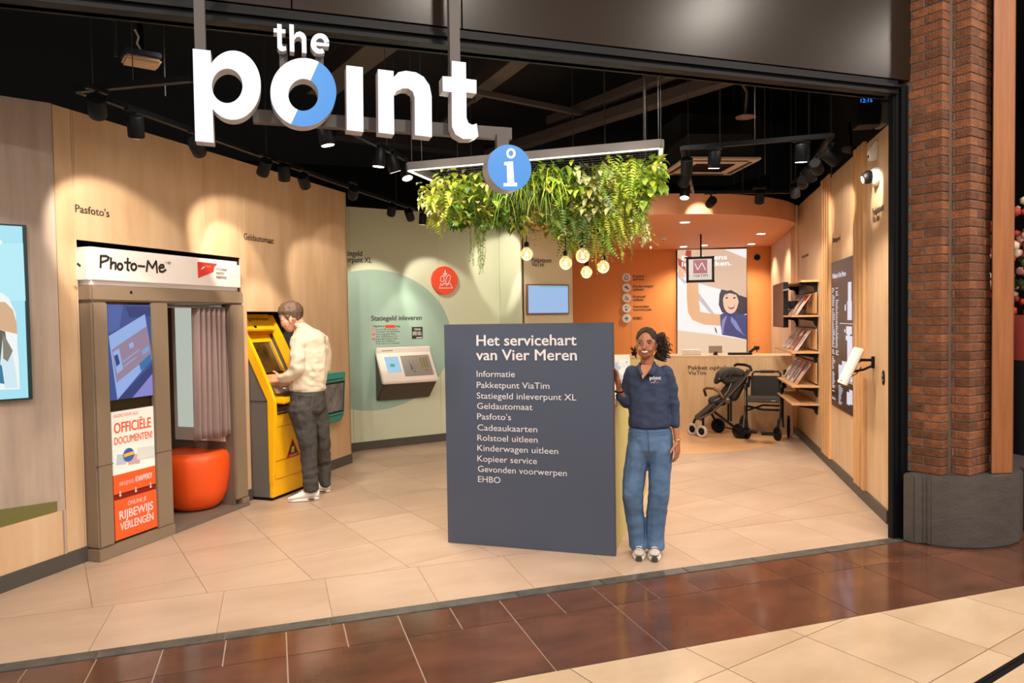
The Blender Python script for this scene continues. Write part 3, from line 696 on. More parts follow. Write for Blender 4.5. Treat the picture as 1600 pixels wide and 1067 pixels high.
# header print
mb = MB(); y_ = -.0165
def HQ(x, y): return L(FBo, x, y, y_)
def stroke(mb, pts, wd=.0085, mi=0, y=None):
    yy = y_ if y is None else y
    P = [V((*HQ(*p), 0)) for p in pts]
    for a, b in zip(P, P[1:]):
        d = (b-a); n_ = V((-d.y, d.x, 0)); n_ = n_.normalized()*wd if n_.length else n_
        d = d.normalized()*wd*.5 if d.length else d
        mb.prism([((a-d+n_).x, (a-d+n_).y), ((a-d-n_).x, (a-d-n_).y), ((b+d-n_).x, (b+d-n_).y), ((b+d+n_).x, (b+d+n_).y)], yy-.001, yy, mi)
def circ(cx, cy, rx, ry, a0=0, a1=360, n=14): return [(cx+rx*cos(radians(a0+(a1-a0)*i/n)), cy-ry*sin(radians(a0+(a1-a0)*i/n))) for i in range(n+1)]
stroke(mb, [(157.5, 400), (157, 418)]); stroke(mb, [(157, 400), (166, 400), (170, 402.5), (168, 406.5), (158, 410)])
stroke(mb, [(173.5, 403), (173, 420)]); stroke(mb, [(173, 414), (177, 410), (180.5, 411), (180.5, 421)])
stroke(mb, circ(187.5, 416.5, 3.8, 4.8)); stroke(mb, [(199.5, 403.5), (199, 421), (201.5, 422.5)]); stroke(mb, [(194.5, 410), (204, 410.5)])
stroke(mb, circ(209, 417, 4, 5)); stroke(mb, [(216, 415.5), (226, 416.5)])
stroke(mb, [(229, 424), (231, 407.5), (238, 419), (244, 408), (245.5, 426)])
stroke(mb, [(249.5, 419), (256, 417.5), (255, 414), (251, 414), (248.5, 418), (250, 424), (254, 425), (259, 421.5)])
stroke(mb, [(121, 412), (125, 415.5)])
text(mb, "TM", *[HQ(258.5, 412)[0], HQ(262, 412)[0]], HQ(260, 412.3)[1], .018, y_-.001, 0)
stroke(mb, circ(264.8, 411, 1.6, 1.6, n=8), .0025)
mb.build('lettering', M_INK, booth, kind='stuff')
mb = MB(); mb.prism([HQ(x, y) for x, y in [(308.5, 409), (339.5, 412), (334.5, 418), (333.5, 425), (309.5, 434.5)]], y_-.001, y_, 0)
mb.prism([HQ(x, y) for x, y in [(313, 421), (317, 416.5), (320, 415.8), (319, 418.5), (315.5, 421)]], y_-.0022, y_-.0012, 1)
text(mb, "FOTO", HQ(322, 418)[0], HQ(329, 418)[0], HQ(322, 417.5)[1], .014, y_-.0016, 0, 1)
mb.build('flag_mark', [M_REDPR, M_WINK], booth)
mb = MB()
for s_, y in [("FOTOGRAAF", 422.5), ("PASFOTO", 429), ("RIJBEWIJS", 435)]: text(mb, s_, HQ(338, y)[0], HQ(354, y)[0] - (0 if s_[0] != 'P' else .03), HQ(338, y)[1], .024, y_-.001, .01)
mb.build('lettering', M_INK, booth, kind='stuff')
# orange stool
st = L(FBo, 308, 760, .38); sp_ = FBo @ V((Bq(308, 740, .33)[0]+.0, .33, .035))
r_ = (L(FBo, 351, 730, .33)[0]-L(FBo, 262, 730, .33)[0])/2*.86
zt_ = L(FBo, 310, 702, .33)[1]-.035
sp_ = FBo @ V(((L(FBo, 351, 730, .33)[0]+L(FBo, 262, 730, .33)[0])/2-.035, .33, .035))
stool = empty('round_stool', T(*sp_), 'glossy orange round stool inside the photo booth', 'stool')
prof = [(r_*.45, 0), (r_*.62, .012), (r_*.78, .06), (r_*.9, .16), (r_*.985, zt_*.62), (r_, zt_*.78), (r_*.985, zt_*.9), (r_*.93, zt_*.97), (r_*.82, zt_), (r_*.4, zt_-.012), (r_*.05, zt_-.016)]
MB().lathe(prof, 40).build('shell', M_FOAMOR, stool)

# ================================================================== CASH MACHINE
FA0 = fl(426, 783); FA1 = fl(474, 760); aA = ang(LA, LB)
FAM = frame(FA0, aA)
atm = empty('cash_machine', FAM, 'tall yellow cash machine with grey sides set into the wooden wall', 'cash machine')
aw = L(FAM, 474.5, 760)[0]+.05
zk = L(FAM, 420, 627)[1]; dtop = .40
ztop = za-.03
prof_side = [(0, .0), (0, zk), (dtop, ztop), (.8, ztop), (.8, 0)]   # (y, z)
def yz_prism(mb, poly, x0, x1, mi=0):
    n = len(poly); vs = [(x0, p[0], p[1]) for p in poly]+[(x1, p[0], p[1]) for p in poly]
    mb.add(vs, [tuple(range(n-1, -1, -1)), tuple(range(n, 2*n))]+[(i, (i+1) % n, (i+1) % n+n, i+n) for i in range(n)], mi); return mb
yz_prism(MB(), [(.02, .03), (.02, zk-.08), (.14, zk-.02), (dtop+.14, ztop-.01), (.78, ztop-.01), (.78, .03)], .01, aw-.01).build('cabinet', M_GREYP, atm, bevel=.003)
for x0, x1 in ((.004, .012), (aw-.012, aw-.004)): yz_prism(MB(), [(.015, .03), (.015, zk), (dtop+.02, ztop-.01), (.78, ztop-.01), (.78, .03)], x0, x1).build('side_panel', M_GREYP, atm)
MB().box(.01, aw-.01, .01, .75, 0, .03).build('plinth', M_BLACK, atm)
MB().box(-.001, .006, .03, .78, zk-.006, zk).build('joint', M_DKGREY, atm)
sl_ = dtop/(ztop-zk)
def yf(z): return 0 if z < zk else (z-zk)*sl_
# curved yellow flanks
for x0, x1 in [(-.004, .035), (aw-.035, aw+.004)]:
    outer = [(-.012, .16), (-.035, .5), (-.05, zk-.15)]+[(yf(zk+t*(ztop-zk))-.05-.02*sin(pi*t), zk+t*(ztop-zk)) for t in [0, .15, .3, .5, .7, .85, 1]]
    inner = [(dtop+.03, ztop), (.03, zk), (.03, .16)]
    yz_prism(MB(), outer+inner, x0, x1).build('flank', M_YEL, atm, bevel=.004)
MB().box(0, aw, -.006, .03, .03, .19).build('kick_panel', M_YEL, atm, bevel=.004)
MB().box(.036, aw-.036, -.012, .02, .193, .36).build('lower_panel', M_YEL, atm, bevel=.004)
MB().box(.036, aw-.036, -.018, .02, .363, .68).build('service_door', M_YEL, atm, bevel=.004)
dr_ = MB().box(.036, aw-.036, -.024, .02, .683, zk-.12).build('cash_panel', M_YEL, atm, bevel=.004)
zc = L(FAM, 445, 644)[1]
MB().box(.07, .23, -.027, -.02, zc-.006, zc+.008).build('cash_slot', M_BLACK, dr_)
# triangular warning sticker on the service door
mb = MB(); t0 = [L(FAM, x, y, -.03) for x, y in [(449, 716), (466, 711), (459, 691)]]
cx_, cz_ = .3, .44; hh = .1
mb.prism([(cx_-.1, cz_-.075), (cx_+.1, cz_-.075), (cx_, cz_+.1)], -.021, -.0185, 0)
mb.prism([(cx_-.072, cz_-.045), (cx_+.072, cz_-.045), (cx_, cz_+.078)], -.0225, -.0212, 1)
for a in range(5): mb.prism([(cx_-.035+.012*a, cz_-.035), (cx_-.028+.012*a, cz_-.035), (cx_-.01+.008*a, cz_+.02+.004*(a % 2)), (cx_-.018+.008*a, cz_+.02)], -.0235, -.0227, 2)
text(mb, "ALARM", cx_-.06, cx_+.06, cz_-.069, .015, -.0225, .01, 3)
mb.build('warning_sticker', [mat('sticker_red', 'c62a20', .4), mat('sticker_black', '20180f', .4), mat('sticker_yel', 'e6c428', .4), M_WINK], atm)
# ledge and keypad
zl1 = L(FAM, 440, 618, -.05)[1]
MB().box(.04, aw-.04, -.13, .02, zk-.03, zk+.035).build('card_ledge', M_YEL, atm, bevel=.012)
MB().box(.07, .16, -.12, -.07, zk+.034, zk+.038).build('ledge_pad', M_DKGREY, atm)
kp = yz_prism(MB(), [(-.08, zk+.065), (-.08, zk+.085), (.08, zk+.165), (.12, zk+.065)], .05, aw-.05).build('keypad_shelf', M_STEEL, atm, bevel=.003)
kk = MB().box(0, .03, 0, .022, 0, .006).mesh('key', M_WHITE, .002, 1)
for i in range(4):
    for j in range(4):
        linkmesh('key', kk, kp, Matrix.Translation((.14+i*.04, -.055+j*.03, zk+.099+j*.0155)) @ Matrix.Rotation(radians(27), 4, 'X'))
# sloped front
slope = Matrix.Translation((0, 0, zk)) @ Matrix.Rotation(-atan2(dtop, ztop-zk), 4, 'X')
Ls = hypot(dtop, ztop-zk)
def spn(mb, x0, x1, y0, y1, s0, s1): return mb.box(x0, x1, y0, y1, s0, s1)
MB().box(.036, aw-.036, -.028, .12, Ls*.8, Ls).build('brand_header', M_YEL, atm, slope, bevel=.008)
mb = MB(); text(mb, "geldmaat", .16, aw-.06, Ls*.92, Ls*.045, -.031, .0); mb.build('lettering', M_INK, atm, slope, kind='stuff')
MB().box(.2, .235, -.032, -.026, Ls*.83, Ls*.855).build('camera_eye', M_BLACK, atm, slope)
MB().box(.036, aw-.036, .06, .08, Ls*.1, Ls*.8).build('screen_surround', M_YEL, atm, slope)
MB().box(.036, aw-.036, .0, .07, Ls*.79, Ls*.798).build('painted_shade', mat('shaded_yellow', 'd98a12', .4), atm, slope)  # shade under the header, painted as a darker yellow strip
MB().box(.11, aw-.08, .05, .062, Ls*.32, Ls*.7).build('screen_bezel', M_BLACK, atm, slope, bevel=.003)
MB().box(.12, aw-.13, .046, .052, Ls*.335, Ls*.685).build('screen', mat('atm_screen', '6a4c20', .15, nscale=6, c2='2f2212'), atm, slope)
MB().box(aw-.125, aw-.095, .044, .052, Ls*.335, Ls*.685).build('screen_edge', M_STEEL, atm, slope)
MB().box(.036, aw-.036, -.02, .08, Ls*.02, Ls*.1).build('lower_lip', M_YEL, atm, slope, bevel=.006)

# ================================================================== TURQUOISE WALL TERMINAL
yk = -.14
tu0, tu1 = L(FL, 497, 620, yk)[0], L(FL, 536.5, 620, yk)[0]
tz0, tz1 = L(FL, 530, 661, yk)[1], L(FL, 530, 581, yk)[1]
kio = empty('touch_terminal', FL @ T((tu0+tu1)/2, 0, 0), 'turquoise wall terminal with a dark touch screen behind the man', 'terminal')
hw = (tu1-tu0)/2+.02
yz_prism(MB(), [(-.0, tz1-.01), (yk-.03, tz1), (yk, tz0+.09), (yk+.05, tz0), (-.0, tz0+.02)], -hw, hw).build('housing', M_TEALM, kio, bevel=.012)
def kface(x0, x1, z0, z1, off, name, m, par=None):
    mb = MB(); yy = lambda z: yk-.03+(tz1-z)/(tz1-tz0-.09)*.03
    yz_prism(mb, [(yy(z0)-off, z0), (yy(z1)-off, z1), (yy(z1)+.005, z1), (yy(z0)+.005, z0)], x0, x1); return mb.build(name, m, kio)
kface(-hw+.02, hw-.03, tz0+.12, tz1-.1, .002, 'bezel', M_BLACK)
kface(-hw+.035, hw-.05, tz0+.14, tz1-.12, .004, 'screen', mat('terminal_screen', '7f8088', .15, nscale=9, c2='55555e', emit=.0))
kface(-hw+.03, hw-.05, tz1-.075, tz1-.067, .002, 'slot', M_BLACK); kface(-hw+.06, hw-.05, tz0+.09, tz0+.098, .002, 'slot', M_BLACK)

# ================================================================== DEPOSIT MACHINE
ym = -.20
mu0, mu1 = L(FG, 586, 545, -.03)[0], L(FG, 672, 545, -.06)[0]
mzt = L(FG, 600, 543, -.05)[1]; mzf = L(FG, 620, 596, -.3)[1]; mzb = L(FG, 600, 625, -.02)[1]; mzs = mzt-.07
dm = empty('deposit_machine', FG @ T(mu0, 0, 0), 'white and dark deposit return unit mounted on the sage green wall', 'machine')
mw = mu1-mu0
yz_prism(MB(), [(0, mzt-.01), (-.05, mzt-.01), (-.05, mzs), (-.28, mzf-.02), (-.26, mzf-.05), (-.04, mzb), (0, mzb)], .01, mw-.01).build('body', mat('machine_dark', '5a4f48', .5, nscale=40, c2='463d38'), dm, bevel=.01)
yz_prism(MB(), [(-.02, mzt), (-.065, mzt), (-.065, mzs-.004), (-.3, mzf+.006), (-.3, mzf-.03), (-.24, mzf-.03), (-.04, mzs-.03), (-.02, mzs-.03)], 0, mw).build('cover', mat('machine_white', 'ddd2cc', .4), dm, bevel=.014, seg=3)
pt0 = V((0, -.065, mzs-.004)); dv_ = V((0, -.3+.065, mzf+.006-mzs+.004)); Lm = dv_.length
an_ = atan2(-dv_.y, -dv_.z)
MS = Matrix.Translation(pt0+dv_) @ Matrix.Rotation(-an_, 4, 'X')     # local z up the slope
MB().box(mw*.12, mw*.37, -.004, .004, Lm*.3, Lm*.86).build('screen', emis('deposit_screen', 'a8d4ee', .9), dm, MS)
MB().box(mw*.19, mw*.27, -.006, -.004, Lm*.5, Lm*.6).build('screen_icon', M_TEALM, dm, MS)
MB().box(mw*.41, mw*.94, -.004, .004, Lm*.14, Lm*.88).build('infeed_plate', mat('satin_plate', 'a8a29c', .35, metal=.5), dm, MS)
mb = MB()
mb.lathe([(.012, -.0), (.012, .05), (.005, .075), (.005, .09)], 10, MS @ T(mw*.57, -.005, Lm*.36))
for a in (.55, .62): mb.box(mw*a, mw*a+.004, -.006, -.004, Lm*.35, Lm*.7, 0, MS)
mb.prism(disc((mw*.6, Lm*.3), .012, 14), -.006, -.004, 0, MS); mb.build('bottle_print', mat('print_grey', '6a625c', .5), dm)
mb = MB()
for i in range(3): mb.box(mw*(.76+i*.045), mw*(.785+i*.045), -.007, -.004, Lm*.42, Lm*.78, 0, MS)
mb.build('stripe_print', mat('print_olive', '7c7a3c', .5), dm)
MB().prism(disc((mw*.83, Lm*.33), .014, 14), -.007, -.004, 0, MS).build('red_dot', M_REDPR, dm)
MB().box(mw*.1, mw*.3, -.0665, -.064, mzt-.045, mzt-.038).build('slot', M_DKGREY, dm)
# black notice plate above it
n_a, n_b = L(FG, 643.5, 529.5), L(FG, 660, 510.5)
no = MB().box(n_a[0], n_b[0], -.006, 0, n_a[1], n_b[1]).build('notice_plate', M_INK, None, FG, label='small black notice plate above the deposit unit on the sage wall', cat='notice')
mb = MB(); nw = n_b[0]-n_a[0]; nh = n_b[1]-n_a[1]
text(mb, "TIKKIE", n_a[0]+.2*nw, n_b[0]-.2*nw, n_b[1]-.27*nh, .14*nh, -.008, .02)
mb.box(n_a[0]+.06*nw, n_a[0]+.45*nw, -.008, -.0065, n_a[1]+.3*nh, n_a[1]+.62*nh, 1)
for k in range(4): mb.box(n_a[0]+.52*nw, n_b[0]-.08*nw-(k % 2)*.02, -.008, -.0065, n_a[1]+(.32+.08*k)*nh, n_a[1]+(.35+.08*k)*nh)
mb.box(n_a[0]+.4*nw, n_b[0]-.06*nw, -.008, -.0065, n_a[1]+.06*nh, n_a[1]+.13*nh)
mb.build('lettering', [M_WINK, mat('notice_grey', '8f8f8c', .5)], no, kind='stuff')
# red orange round sign
oc = L(FG, 695.5, 438, -.05); orr = L(FG, 695.5, 416, -.05)[1]-oc[1]
osn = empty('round_wall_sign', FG, 'round red orange wall sign with a white bottle pictogram', 'sign')
MB().prism(disc(oc, orr, 48), -.05, -.0).build('disc', mat('vermilion', 'e0492a', .45), osn, bevel=.003)
mb = MB()
def ln(mb, pts, wd, fr, dy, mi=0):
    P = [V((*L(fr, *p, dy), 0)) for p in pts]
    for a, b in zip(P, P[1:]):
        d = b-a
        if d.length < 1e-6: continue
        n_ = V((-d.y, d.x, 0)).normalized()*wd; d = d.normalized()*wd*.6
        mb.prism([((a-d+n_).x, (a-d+n_).y), ((a-d-n_).x, (a-d-n_).y), ((b+d-n_).x, (b+d-n_).y), ((b+d+n_).x, (b+d+n_).y)], dy-.001, dy, mi)
w_ = .0045
ln(mb, [(695.5, 423), (695.5, 428)], .009, FG, -.0512); ln(mb, [(692.5, 427.5), (695.5, 431.5), (698.5, 427.5), (692.5, 427.5)], w_, FG, -.0512)
ln(mb, [(689, 432), (692.5, 431), (694, 433), (694, 439), (690, 440), (688, 438), (689, 432)], w_, FG, -.0512)
ln(mb, [(701, 429), (704, 431), (703, 438), (699, 444), (696, 442), (697.5, 434), (701, 429)], w_, FG, -.0512)
ln(mb, [(686.5, 450), (689, 442.5), (691, 446), (694, 442), (698, 446), (703, 442), (707, 450), (686.5, 450)], w_, FG, -.0512)
mb.build('pictogram', M_WINK, osn)
# monitor on the grey beige wall
ma, mb_ = L(F3, 824, 491.5, -.04), L(F3, 889, 444.5, -.04)
mon = empty('display_monitor', F3, 'light blue wall monitor with a thin brown frame right of the sage wall', 'monitor')
MB().box(ma[0], mb_[0], -.04, 0, ma[1], mb_[1]).build('casing', mat('walnut_bezel', '7a5648', .5), mon, bevel=.003)
MB().box(ma[0]+.02, mb_[0]-.02, -.042, -.039, ma[1]+.02, mb_[1]-.02).build('screen', emis('monitor_blue', '9ec0ea', .95), mon)
MB().box(ma[0]+.3*(mb_[0]-ma[0]), mb_[0]-.02, -.043, -.0421, mb_[1]-.045, mb_[1]-.025).build('title_bar', emis('monitor_teal', '74c4c8', .9), mon)
# pictogram discs on the orange wall
icons = [('white disc with a copier pictogram, topmost on the orange wall', 433.5), ('white disc with a pushchair pictogram, second from top on the orange wall', 449.5), ('white disc with a wheelchair pictogram, third from top on the orange wall', 465.5), ('white disc with an umbrella and question mark, fourth from top on the orange wall', 481.5), ('white disc with a blue cross, lowest on the orange wall', 497.5)]
M_PICB = mat('pictogram_blue', '3f7ab0', .5)
for k, (lb, y) in enumerate(icons):
    c = L(FB, 979, y, -.04); r = L(FB, 979, y-6.8, -.04)[1]-c[1]
    o = empty('pictogram_disc', FB @ T(c[0], 0, c[1]), lb, 'sign', 'pictogram discs on the orange wall')
    MB().prism(disc((0, 0), r, 32), -.04, 0).build('disc', M_WHITE, o, bevel=.002)
    p = MB(); yy = -.0415
    def st2(pts, wd=.009):
        for (ax, az), (bx, bz) in zip(pts, pts[1:]):
            a = V((ax, az, 0))*r; b = V((bx, bz, 0))*r; d = b-a; n_ = V((-d.y, d.x, 0)).normalized()*wd
            p.prism([((a+n_).x, (a+n_).y), ((a-n_).x, (a-n_).y), ((b-n_).x, (b-n_).y), ((b+n_).x, (b+n_).y)], yy, yy+.001)
    if k == 0: st2([(-.3, -.4), (.3, -.4), (.3, .3), (.1, .45), (-.3, .45), (-.3, -.4)], .006); st2([(-.4, .2), (-.4, -.5), (.1, -.5)], .004)
    if k == 1: st2([(-.35, .35), (.0, .0), (.3, -.1), (.3, -.35)], .02); p.prism([(-.1*r, .3*r), (.1*r, -.3*r), (.3*r, -.2*r)], yy, yy+.001)
    if k == 2: st2([(-.1, .5), (-.1, .0), (.3, .0), (.45, -.45)], .008); st2([(.25*cos(a)-.05, -.2+.3*sin(a)) for a in [2.2+i*.45 for i in range(10)]], .007)
    if k == 3: p.prism([(-.5*r, .15*r), (-.3*r, .45*r), (0, .5*r), (.15*r, .2*r)], yy, yy+.001); st2([(-.25, -.2), (.15, -.5)], .02); st2([(.35, .3), (.5, .4), (.5, .2), (.4, .1)], .006)
    if k == 4: p.box(-.5*r, .5*r, yy, yy+.001, -.15*r, .15*r); p.box(-.15*r, .15*r, yy-.0005, yy+.001, -.5*r, .5*r)
    p.build('pictogram', M_PICB, o)
# ================================================================== COUNTER
cuL = L(FC, 1028, 620)[0]; cuG = L(FC, 930, 620)[0]; cuR = L(FC, 1243, 620)[0]; HC = 1.08
ct = empty('reception_counter', FC, 'long wooden reception counter under the terracotta soffit', 'counter')
xs = [cuL, -.35, .14, .6, 1.0, cuR]
for a, b in zip([cuL, L(FC, 1040, 620)[0], L(FC, 1101, 620)[0], L(FC, 1143, 620)[0], L(FC, 1197, 620)[0]], [L(FC, 1040, 620)[0], L(FC, 1101, 620)[0], L(FC, 1143, 620)[0], L(FC, 1197, 620)[0], cuR]):
    MB().box(a+.001, b-.001, 0, .018, .0, HC-.025).build('front_panel', M_COUNTER, ct)
MB().box(cuL, cuR, -.004, .6, HC-.024, HC).build('worktop', M_COUNTER, ct, bevel=.002)
MB().box(cuL, cuR, .02, .04, 0, HC-.025).build('carcass', M_DKGREY, ct)
mb = MB(); ptext(mb, FC, "Pakket ophalen", 1075, 1145, 577.5, 6.5, bold=.02); ptext(mb, FC, "ViaTim", 1075, 1103.5, 585.5, 6.5, bold=.02); mb.build('lettering', M_INK, ct, kind='stuff')
# low green back shelf left of it (seen past the panel)
q0 = fl(955, 559, 1.06)
gs = empty('green_side_counter', FC @ T(cuG, 0, 0), 'yellow green side counter with a wooden top between panel and woman', 'counter')
gw = cuL-cuG-.004; sk = L(FC, 965, 568)[0]-cuG
MB().box(0, gw, 0, .55, 0, 1.04).build('body', M_OLIVE, gs); MB().box(0, gw, -.01, .56, 1.042, 1.08).build('worktop', M_COUNTER, gs, bevel=.003)
MB().box(sk-.05, sk+.05, -.004, .0, .92, 1.02).build('dark_socket', M_BLACK, gs)
gp = fl(989, 557, 1.06)
pq = FC @ V((L(FC, 990, 556)[0], .12, 1.08))
pot = empty('potted_plant', T(*pq), 'small dark leafed plant on the green side counter behind the woman', 'plant')
MB().lathe([(.03, 0), (.045, .05), (.045, .055)], 16).build('pot', M_BLACK, pot)
mb = MB()
for i in range(26):
    a = random.uniform(0, 6.28); e = random.uniform(.2, 1.2); l_ = random.uniform(.06, .13)
    d = V((cos(a)*cos(e), sin(a)*cos(e), sin(e))); s_ = d.cross(V((0, 0, 1))).normalized()*.012; p = V((0, 0, .05))
    mb.add([p, p+d*l_*.5+s_, p+d*l_, p+d*l_*.5-s_], [(0, 1, 2, 3)])
mb.build('foliage', mat('dark_leaf', '3c3f22', .5), pot, kind='stuff')
# things on the counter
def oncounter(px, y=.2): return (FC @ V((L(FC, px, 556, y)[0], y, HC)))
fa_ = FC.to_euler().z
t1 = empty('document_tray', frame(oncounter(1080), fa_), 'low pale grey box on the counter below the photo wall', 'box')
MB().box(-.13, .14, 0, .2, 0, .075).build('body', mat('pale_grey', 'c9beb2', .5), t1, bevel=.006); MB().box(-.11, .12, .02, .18, .075, .08).build('lid', M_WHITE, t1)
t2 = empty('payment_terminal', frame(oncounter(1118), fa_), 'small taupe screen standing on the counter in front of the photo wall', 'screen')
MB().box(-.095, .095, 0, .03, .03, .135).build('casing', mat('taupe_screen', '8e7a6c', .4), t2, bevel=.004); MB().box(-.03, .03, .005, .08, 0, .03).build('foot', M_BLACK, t2)
MB().box(-.02, .03, -.003, 0, .035, .05).build('logo', M_BLACK, t2)
t3 = empty('barcode_scanner', frame(oncounter(1160), fa_), 'black hand scanner lying on the counter beside the small screen', 'scanner')
MB().box(-.2, .14, 0, .18, 0, .03).build('cradle', M_BLACK, t3, bevel=.006)
mb = MB(); mb.tube([(.1, .1, .03), (.15, .1, .07), (.2, .1, .1)], [.022, .018, .022], 8); mb.tube([(.17, .1, .1), (.24, .08, .1)], .028, 8); mb.tube([(.2, .1, .08), (.215, .1, .04)], .008, 6); mb.build('handle', M_BLACK, t3)
# ================================================================== PHOTO WALL (light box)
y_p = -.05
l0, l1 = L(FB, 1057.5, 470, y_p)[0], L(FB, 1167.5, 470, y_p)[0]; lz1 = L(FB, 1110, 389, y_p)[1]; lz0 = .95
lb = empty('photo_light_box', FB, 'tall illuminated photo poster of a cheering woman with raised arms on the orange wall', 'poster')
MB().box(l0, l1, y_p, 0, lz0, lz1).build('frame', M_BLACK, lb)
def LP(x, y): return L(FB, x, y, y_p)
def ppoly(mb, pts, k, mi): d = y_p-.0012*(k+1); mb.prism([LP(x, y) for x, y in pts], d, d+.0011, mi)
pm = [emis('pw_cream', 'f0cfae', .95), emis('pw_hatch', 'e6bfa4', .95), emis('pw_white', 'f6f0ee', 1.0), emis('pw_skin', 'f0b486', .95), emis('pw_hair', '43344a', .7), emis('pw_blue', '4c4c86', .8), emis('pw_red', 'c8483c', .8), emis('pw_face', 'f2c4a6', 1.0), emis('pw_grey', 'cfc0c4', .95), emis('pw_lilac', '8f90c8', .9), emis('pw_dark', '3a2c3a', .6)]
mb = MB()
ppoly(mb, [(1058.5, 390.5), (1166.5, 388.5), (1166.5, 560), (1058.5, 560)], 0, 0)
ppoly(mb, [(1058.5, 390.5), (1166.5, 388.5), (1166.5, 465), (1125, 452), (1092, 443), (1058.5, 430)], 1, 1)
ppoly(mb, [(1132, 389.5), (1166.5, 388.5), (1166.5, 404)], 2, 2)
ppoly(mb, [(1058.5, 420), (1092, 443), (1125, 452), (1166.5, 466), (1166.5, 531), (1110, 522), (1058.5, 516)], 2, 2)
ppoly(mb, [(1090, 455), (1116, 490), (1112, 492), (1088, 464)], 3, 8); ppoly(mb, [(1058.5, 425), (1072, 440), (1070, 444), (1058.5, 432)], 3, 8)
ppoly(mb, [(1073, 440), (1091, 442), (1092, 470), (1094, 487), (1110, 490), (1127, 491), (1127, 509), (1100, 507), (1082, 500), (1075, 488), (1073, 465)], 4, 3)
ppoly(mb, [(1060, 420), (1066, 424), (1071, 432), (1068, 434), (1059, 428)], 4, 3); ppoly(mb, [(1072, 391), (1080, 391), (1080, 402), (1070, 404)], 3, 6); ppoly(mb, [(1059, 403), (1068, 408), (1072, 424), (1060, 414)], 3, 6)
ppoly(mb, [(1124, 460), (1127, 452), (1140, 455), (1152, 460), (1166.5, 465), (1166.5, 490), (1160, 492), (1150, 494), (1134, 490), (1128, 488), (1123, 476)], 4, 4)
ppoly(mb, [(1125, 492), (1134, 487), (1150, 490), (1166.5, 492), (1166.5, 530.5), (1146, 526), (1128, 523), (1126, 508)], 5, 5)
ppoly(mb, [(1128, 500), (1136, 492), (1131, 510), (1130, 522), (1127, 520)], 6, 9); ppoly(mb, [(1142, 494), (1150, 502), (1160, 520), (1166, 526), (1150, 514), (1142, 502)], 6, 9)
ppoly(mb, [(1134, 487), (1152, 487), (1149, 494), (1140, 496), (1133, 492)], 5, 5)
face = [(1141+12.5*cos(radians(a))*(1 if a < 180 else .93)+.5, 472-18*sin(radians(a))*(.92 if a < 180 else 1)) for a in range(0, 360, 18)]
ppoly(mb, face, 6, 7)
ppoly(mb, [(1128, 464), (1130, 456), (1142, 453), (1153, 459), (1154, 470), (1150, 460), (1140, 458), (1132, 460)], 7, 4)
ppoly(mb, [(1137, 478), (1143, 479), (1148, 476), (1147, 481), (1143, 483.5), (1139, 482)], 7, 6); ppoly(mb, [(1138.5, 478), (1143, 479), (1147, 476.8), (1146.5, 478.4), (1143, 480.4), (1139, 479.6)], 8, 2)
for x in (1135.5, 1147.5): ppoly(mb, [(x-2.8, 465.5), (x, 463.8), (x+2.8, 465), (x, 466.8)], 7, 10); ppoly(mb, [(x-3.2, 461.5), (x, 460), (x+3, 461), (x, 460.8)], 7, 10)
ppoly(mb, [(1116, 510), (1119, 514), (1121, 522), (1118, 518)], 4, 10)
mb.build('picture', pm, lb)
mb = MB()
for s_, x0, x1, y in [("Doe ineens", 1065.5, 1136, 407), ("leuk pakken.", 1065.5, 1143, 416.5)]: 
    a, z = L(FB, x0, y, y_p-.012); b, _ = L(FB, x1, y, y_p-.012); text(mb, s_, a, b, z, .085, y_p-.012, .03)
mb.build('lettering', emis('pw_text', 'ffffff', 1.1), lb)
# hanging sign
vt = fl(1095, 366, 2.86); FV = frame((vt.x, vt.y, 0), fa_)
hs = empty('hanging_sign', FV, 'square black framed sign hanging from the soffit on a thin pole', 'sign')
v0, v1 = L(FV, 1072.5, 441.5, -.03), L(FV, 1116, 400, -.03)
MB().tube([(0, 0, v1[1]), (0, 0, 2.859)], .012, 8).build('pole', M_BLACK, hs)
fw_ = .035
mb = MB(); mb.box(v0[0], v1[0], -.03, .05, v0[1], v0[1]+fw_); mb.box(v0[0], v1[0], -.03, .05, v1[1]-fw_, v1[1]); mb.box(v0[0], v0[0]+fw_, -.03, .05, v0[1], v1[1]); mb.box(v1[0]-fw_, v1[0], -.03, .05, v0[1], v1[1])
mb.build('frame', M_BLACK, hs, bevel=.004)
MB().box(v0[0]+fw_, v1[0]-fw_, -.012, .03, v0[1]+fw_, v1[1]-fw_).build('face', emis('via_face', 'e9d6cc', .75), hs)
cxm = (v0[0]+v1[0])/2; sw = v1[0]-v0[0]
mb = MB(); mb.prism([(cxm-.25*sw, v0[1]+.33*sw), (cxm+.25*sw, v0[1]+.33*sw), (cxm+.25*sw, v0[1]+.83*sw), (cxm-.25*sw, v0[1]+.83*sw)], -.0145, -.0125, 0)
def seg(pts, wd, y, mi):
    for a, b in zip(pts, pts[1:]):
        a = V((*a, 0)); b = V((*b, 0)); d = b-a; n_ = V((-d.y, d.x, 0)).normalized()*wd
        mb.prism([((a+n_).x, (a+n_).y), ((a-n_).x, (a-n_).y), ((b-n_).x, (b-n_).y), ((b+n_).x, (b+n_).y)], y, y+.001, mi)
z0_ = v0[1]
seg([(cxm-.19*sw, z0_+.7*sw), (cxm-.09*sw, z0_+.46*sw), (cxm+.06*sw, z0_+.72*sw), (cxm+.19*sw, z0_+.44*sw)], .006, -.0165, 1)
text(mb, "VIATIM", cxm-.26*sw, cxm+.26*sw, z0_+.19*sw, .11*sw, -.015, .0, 2)
mb.build('lettering', [emis('via_magenta', 'a80f4c', .7), emis('via_white', 'f2e6e0', .8), M_INK], hs)
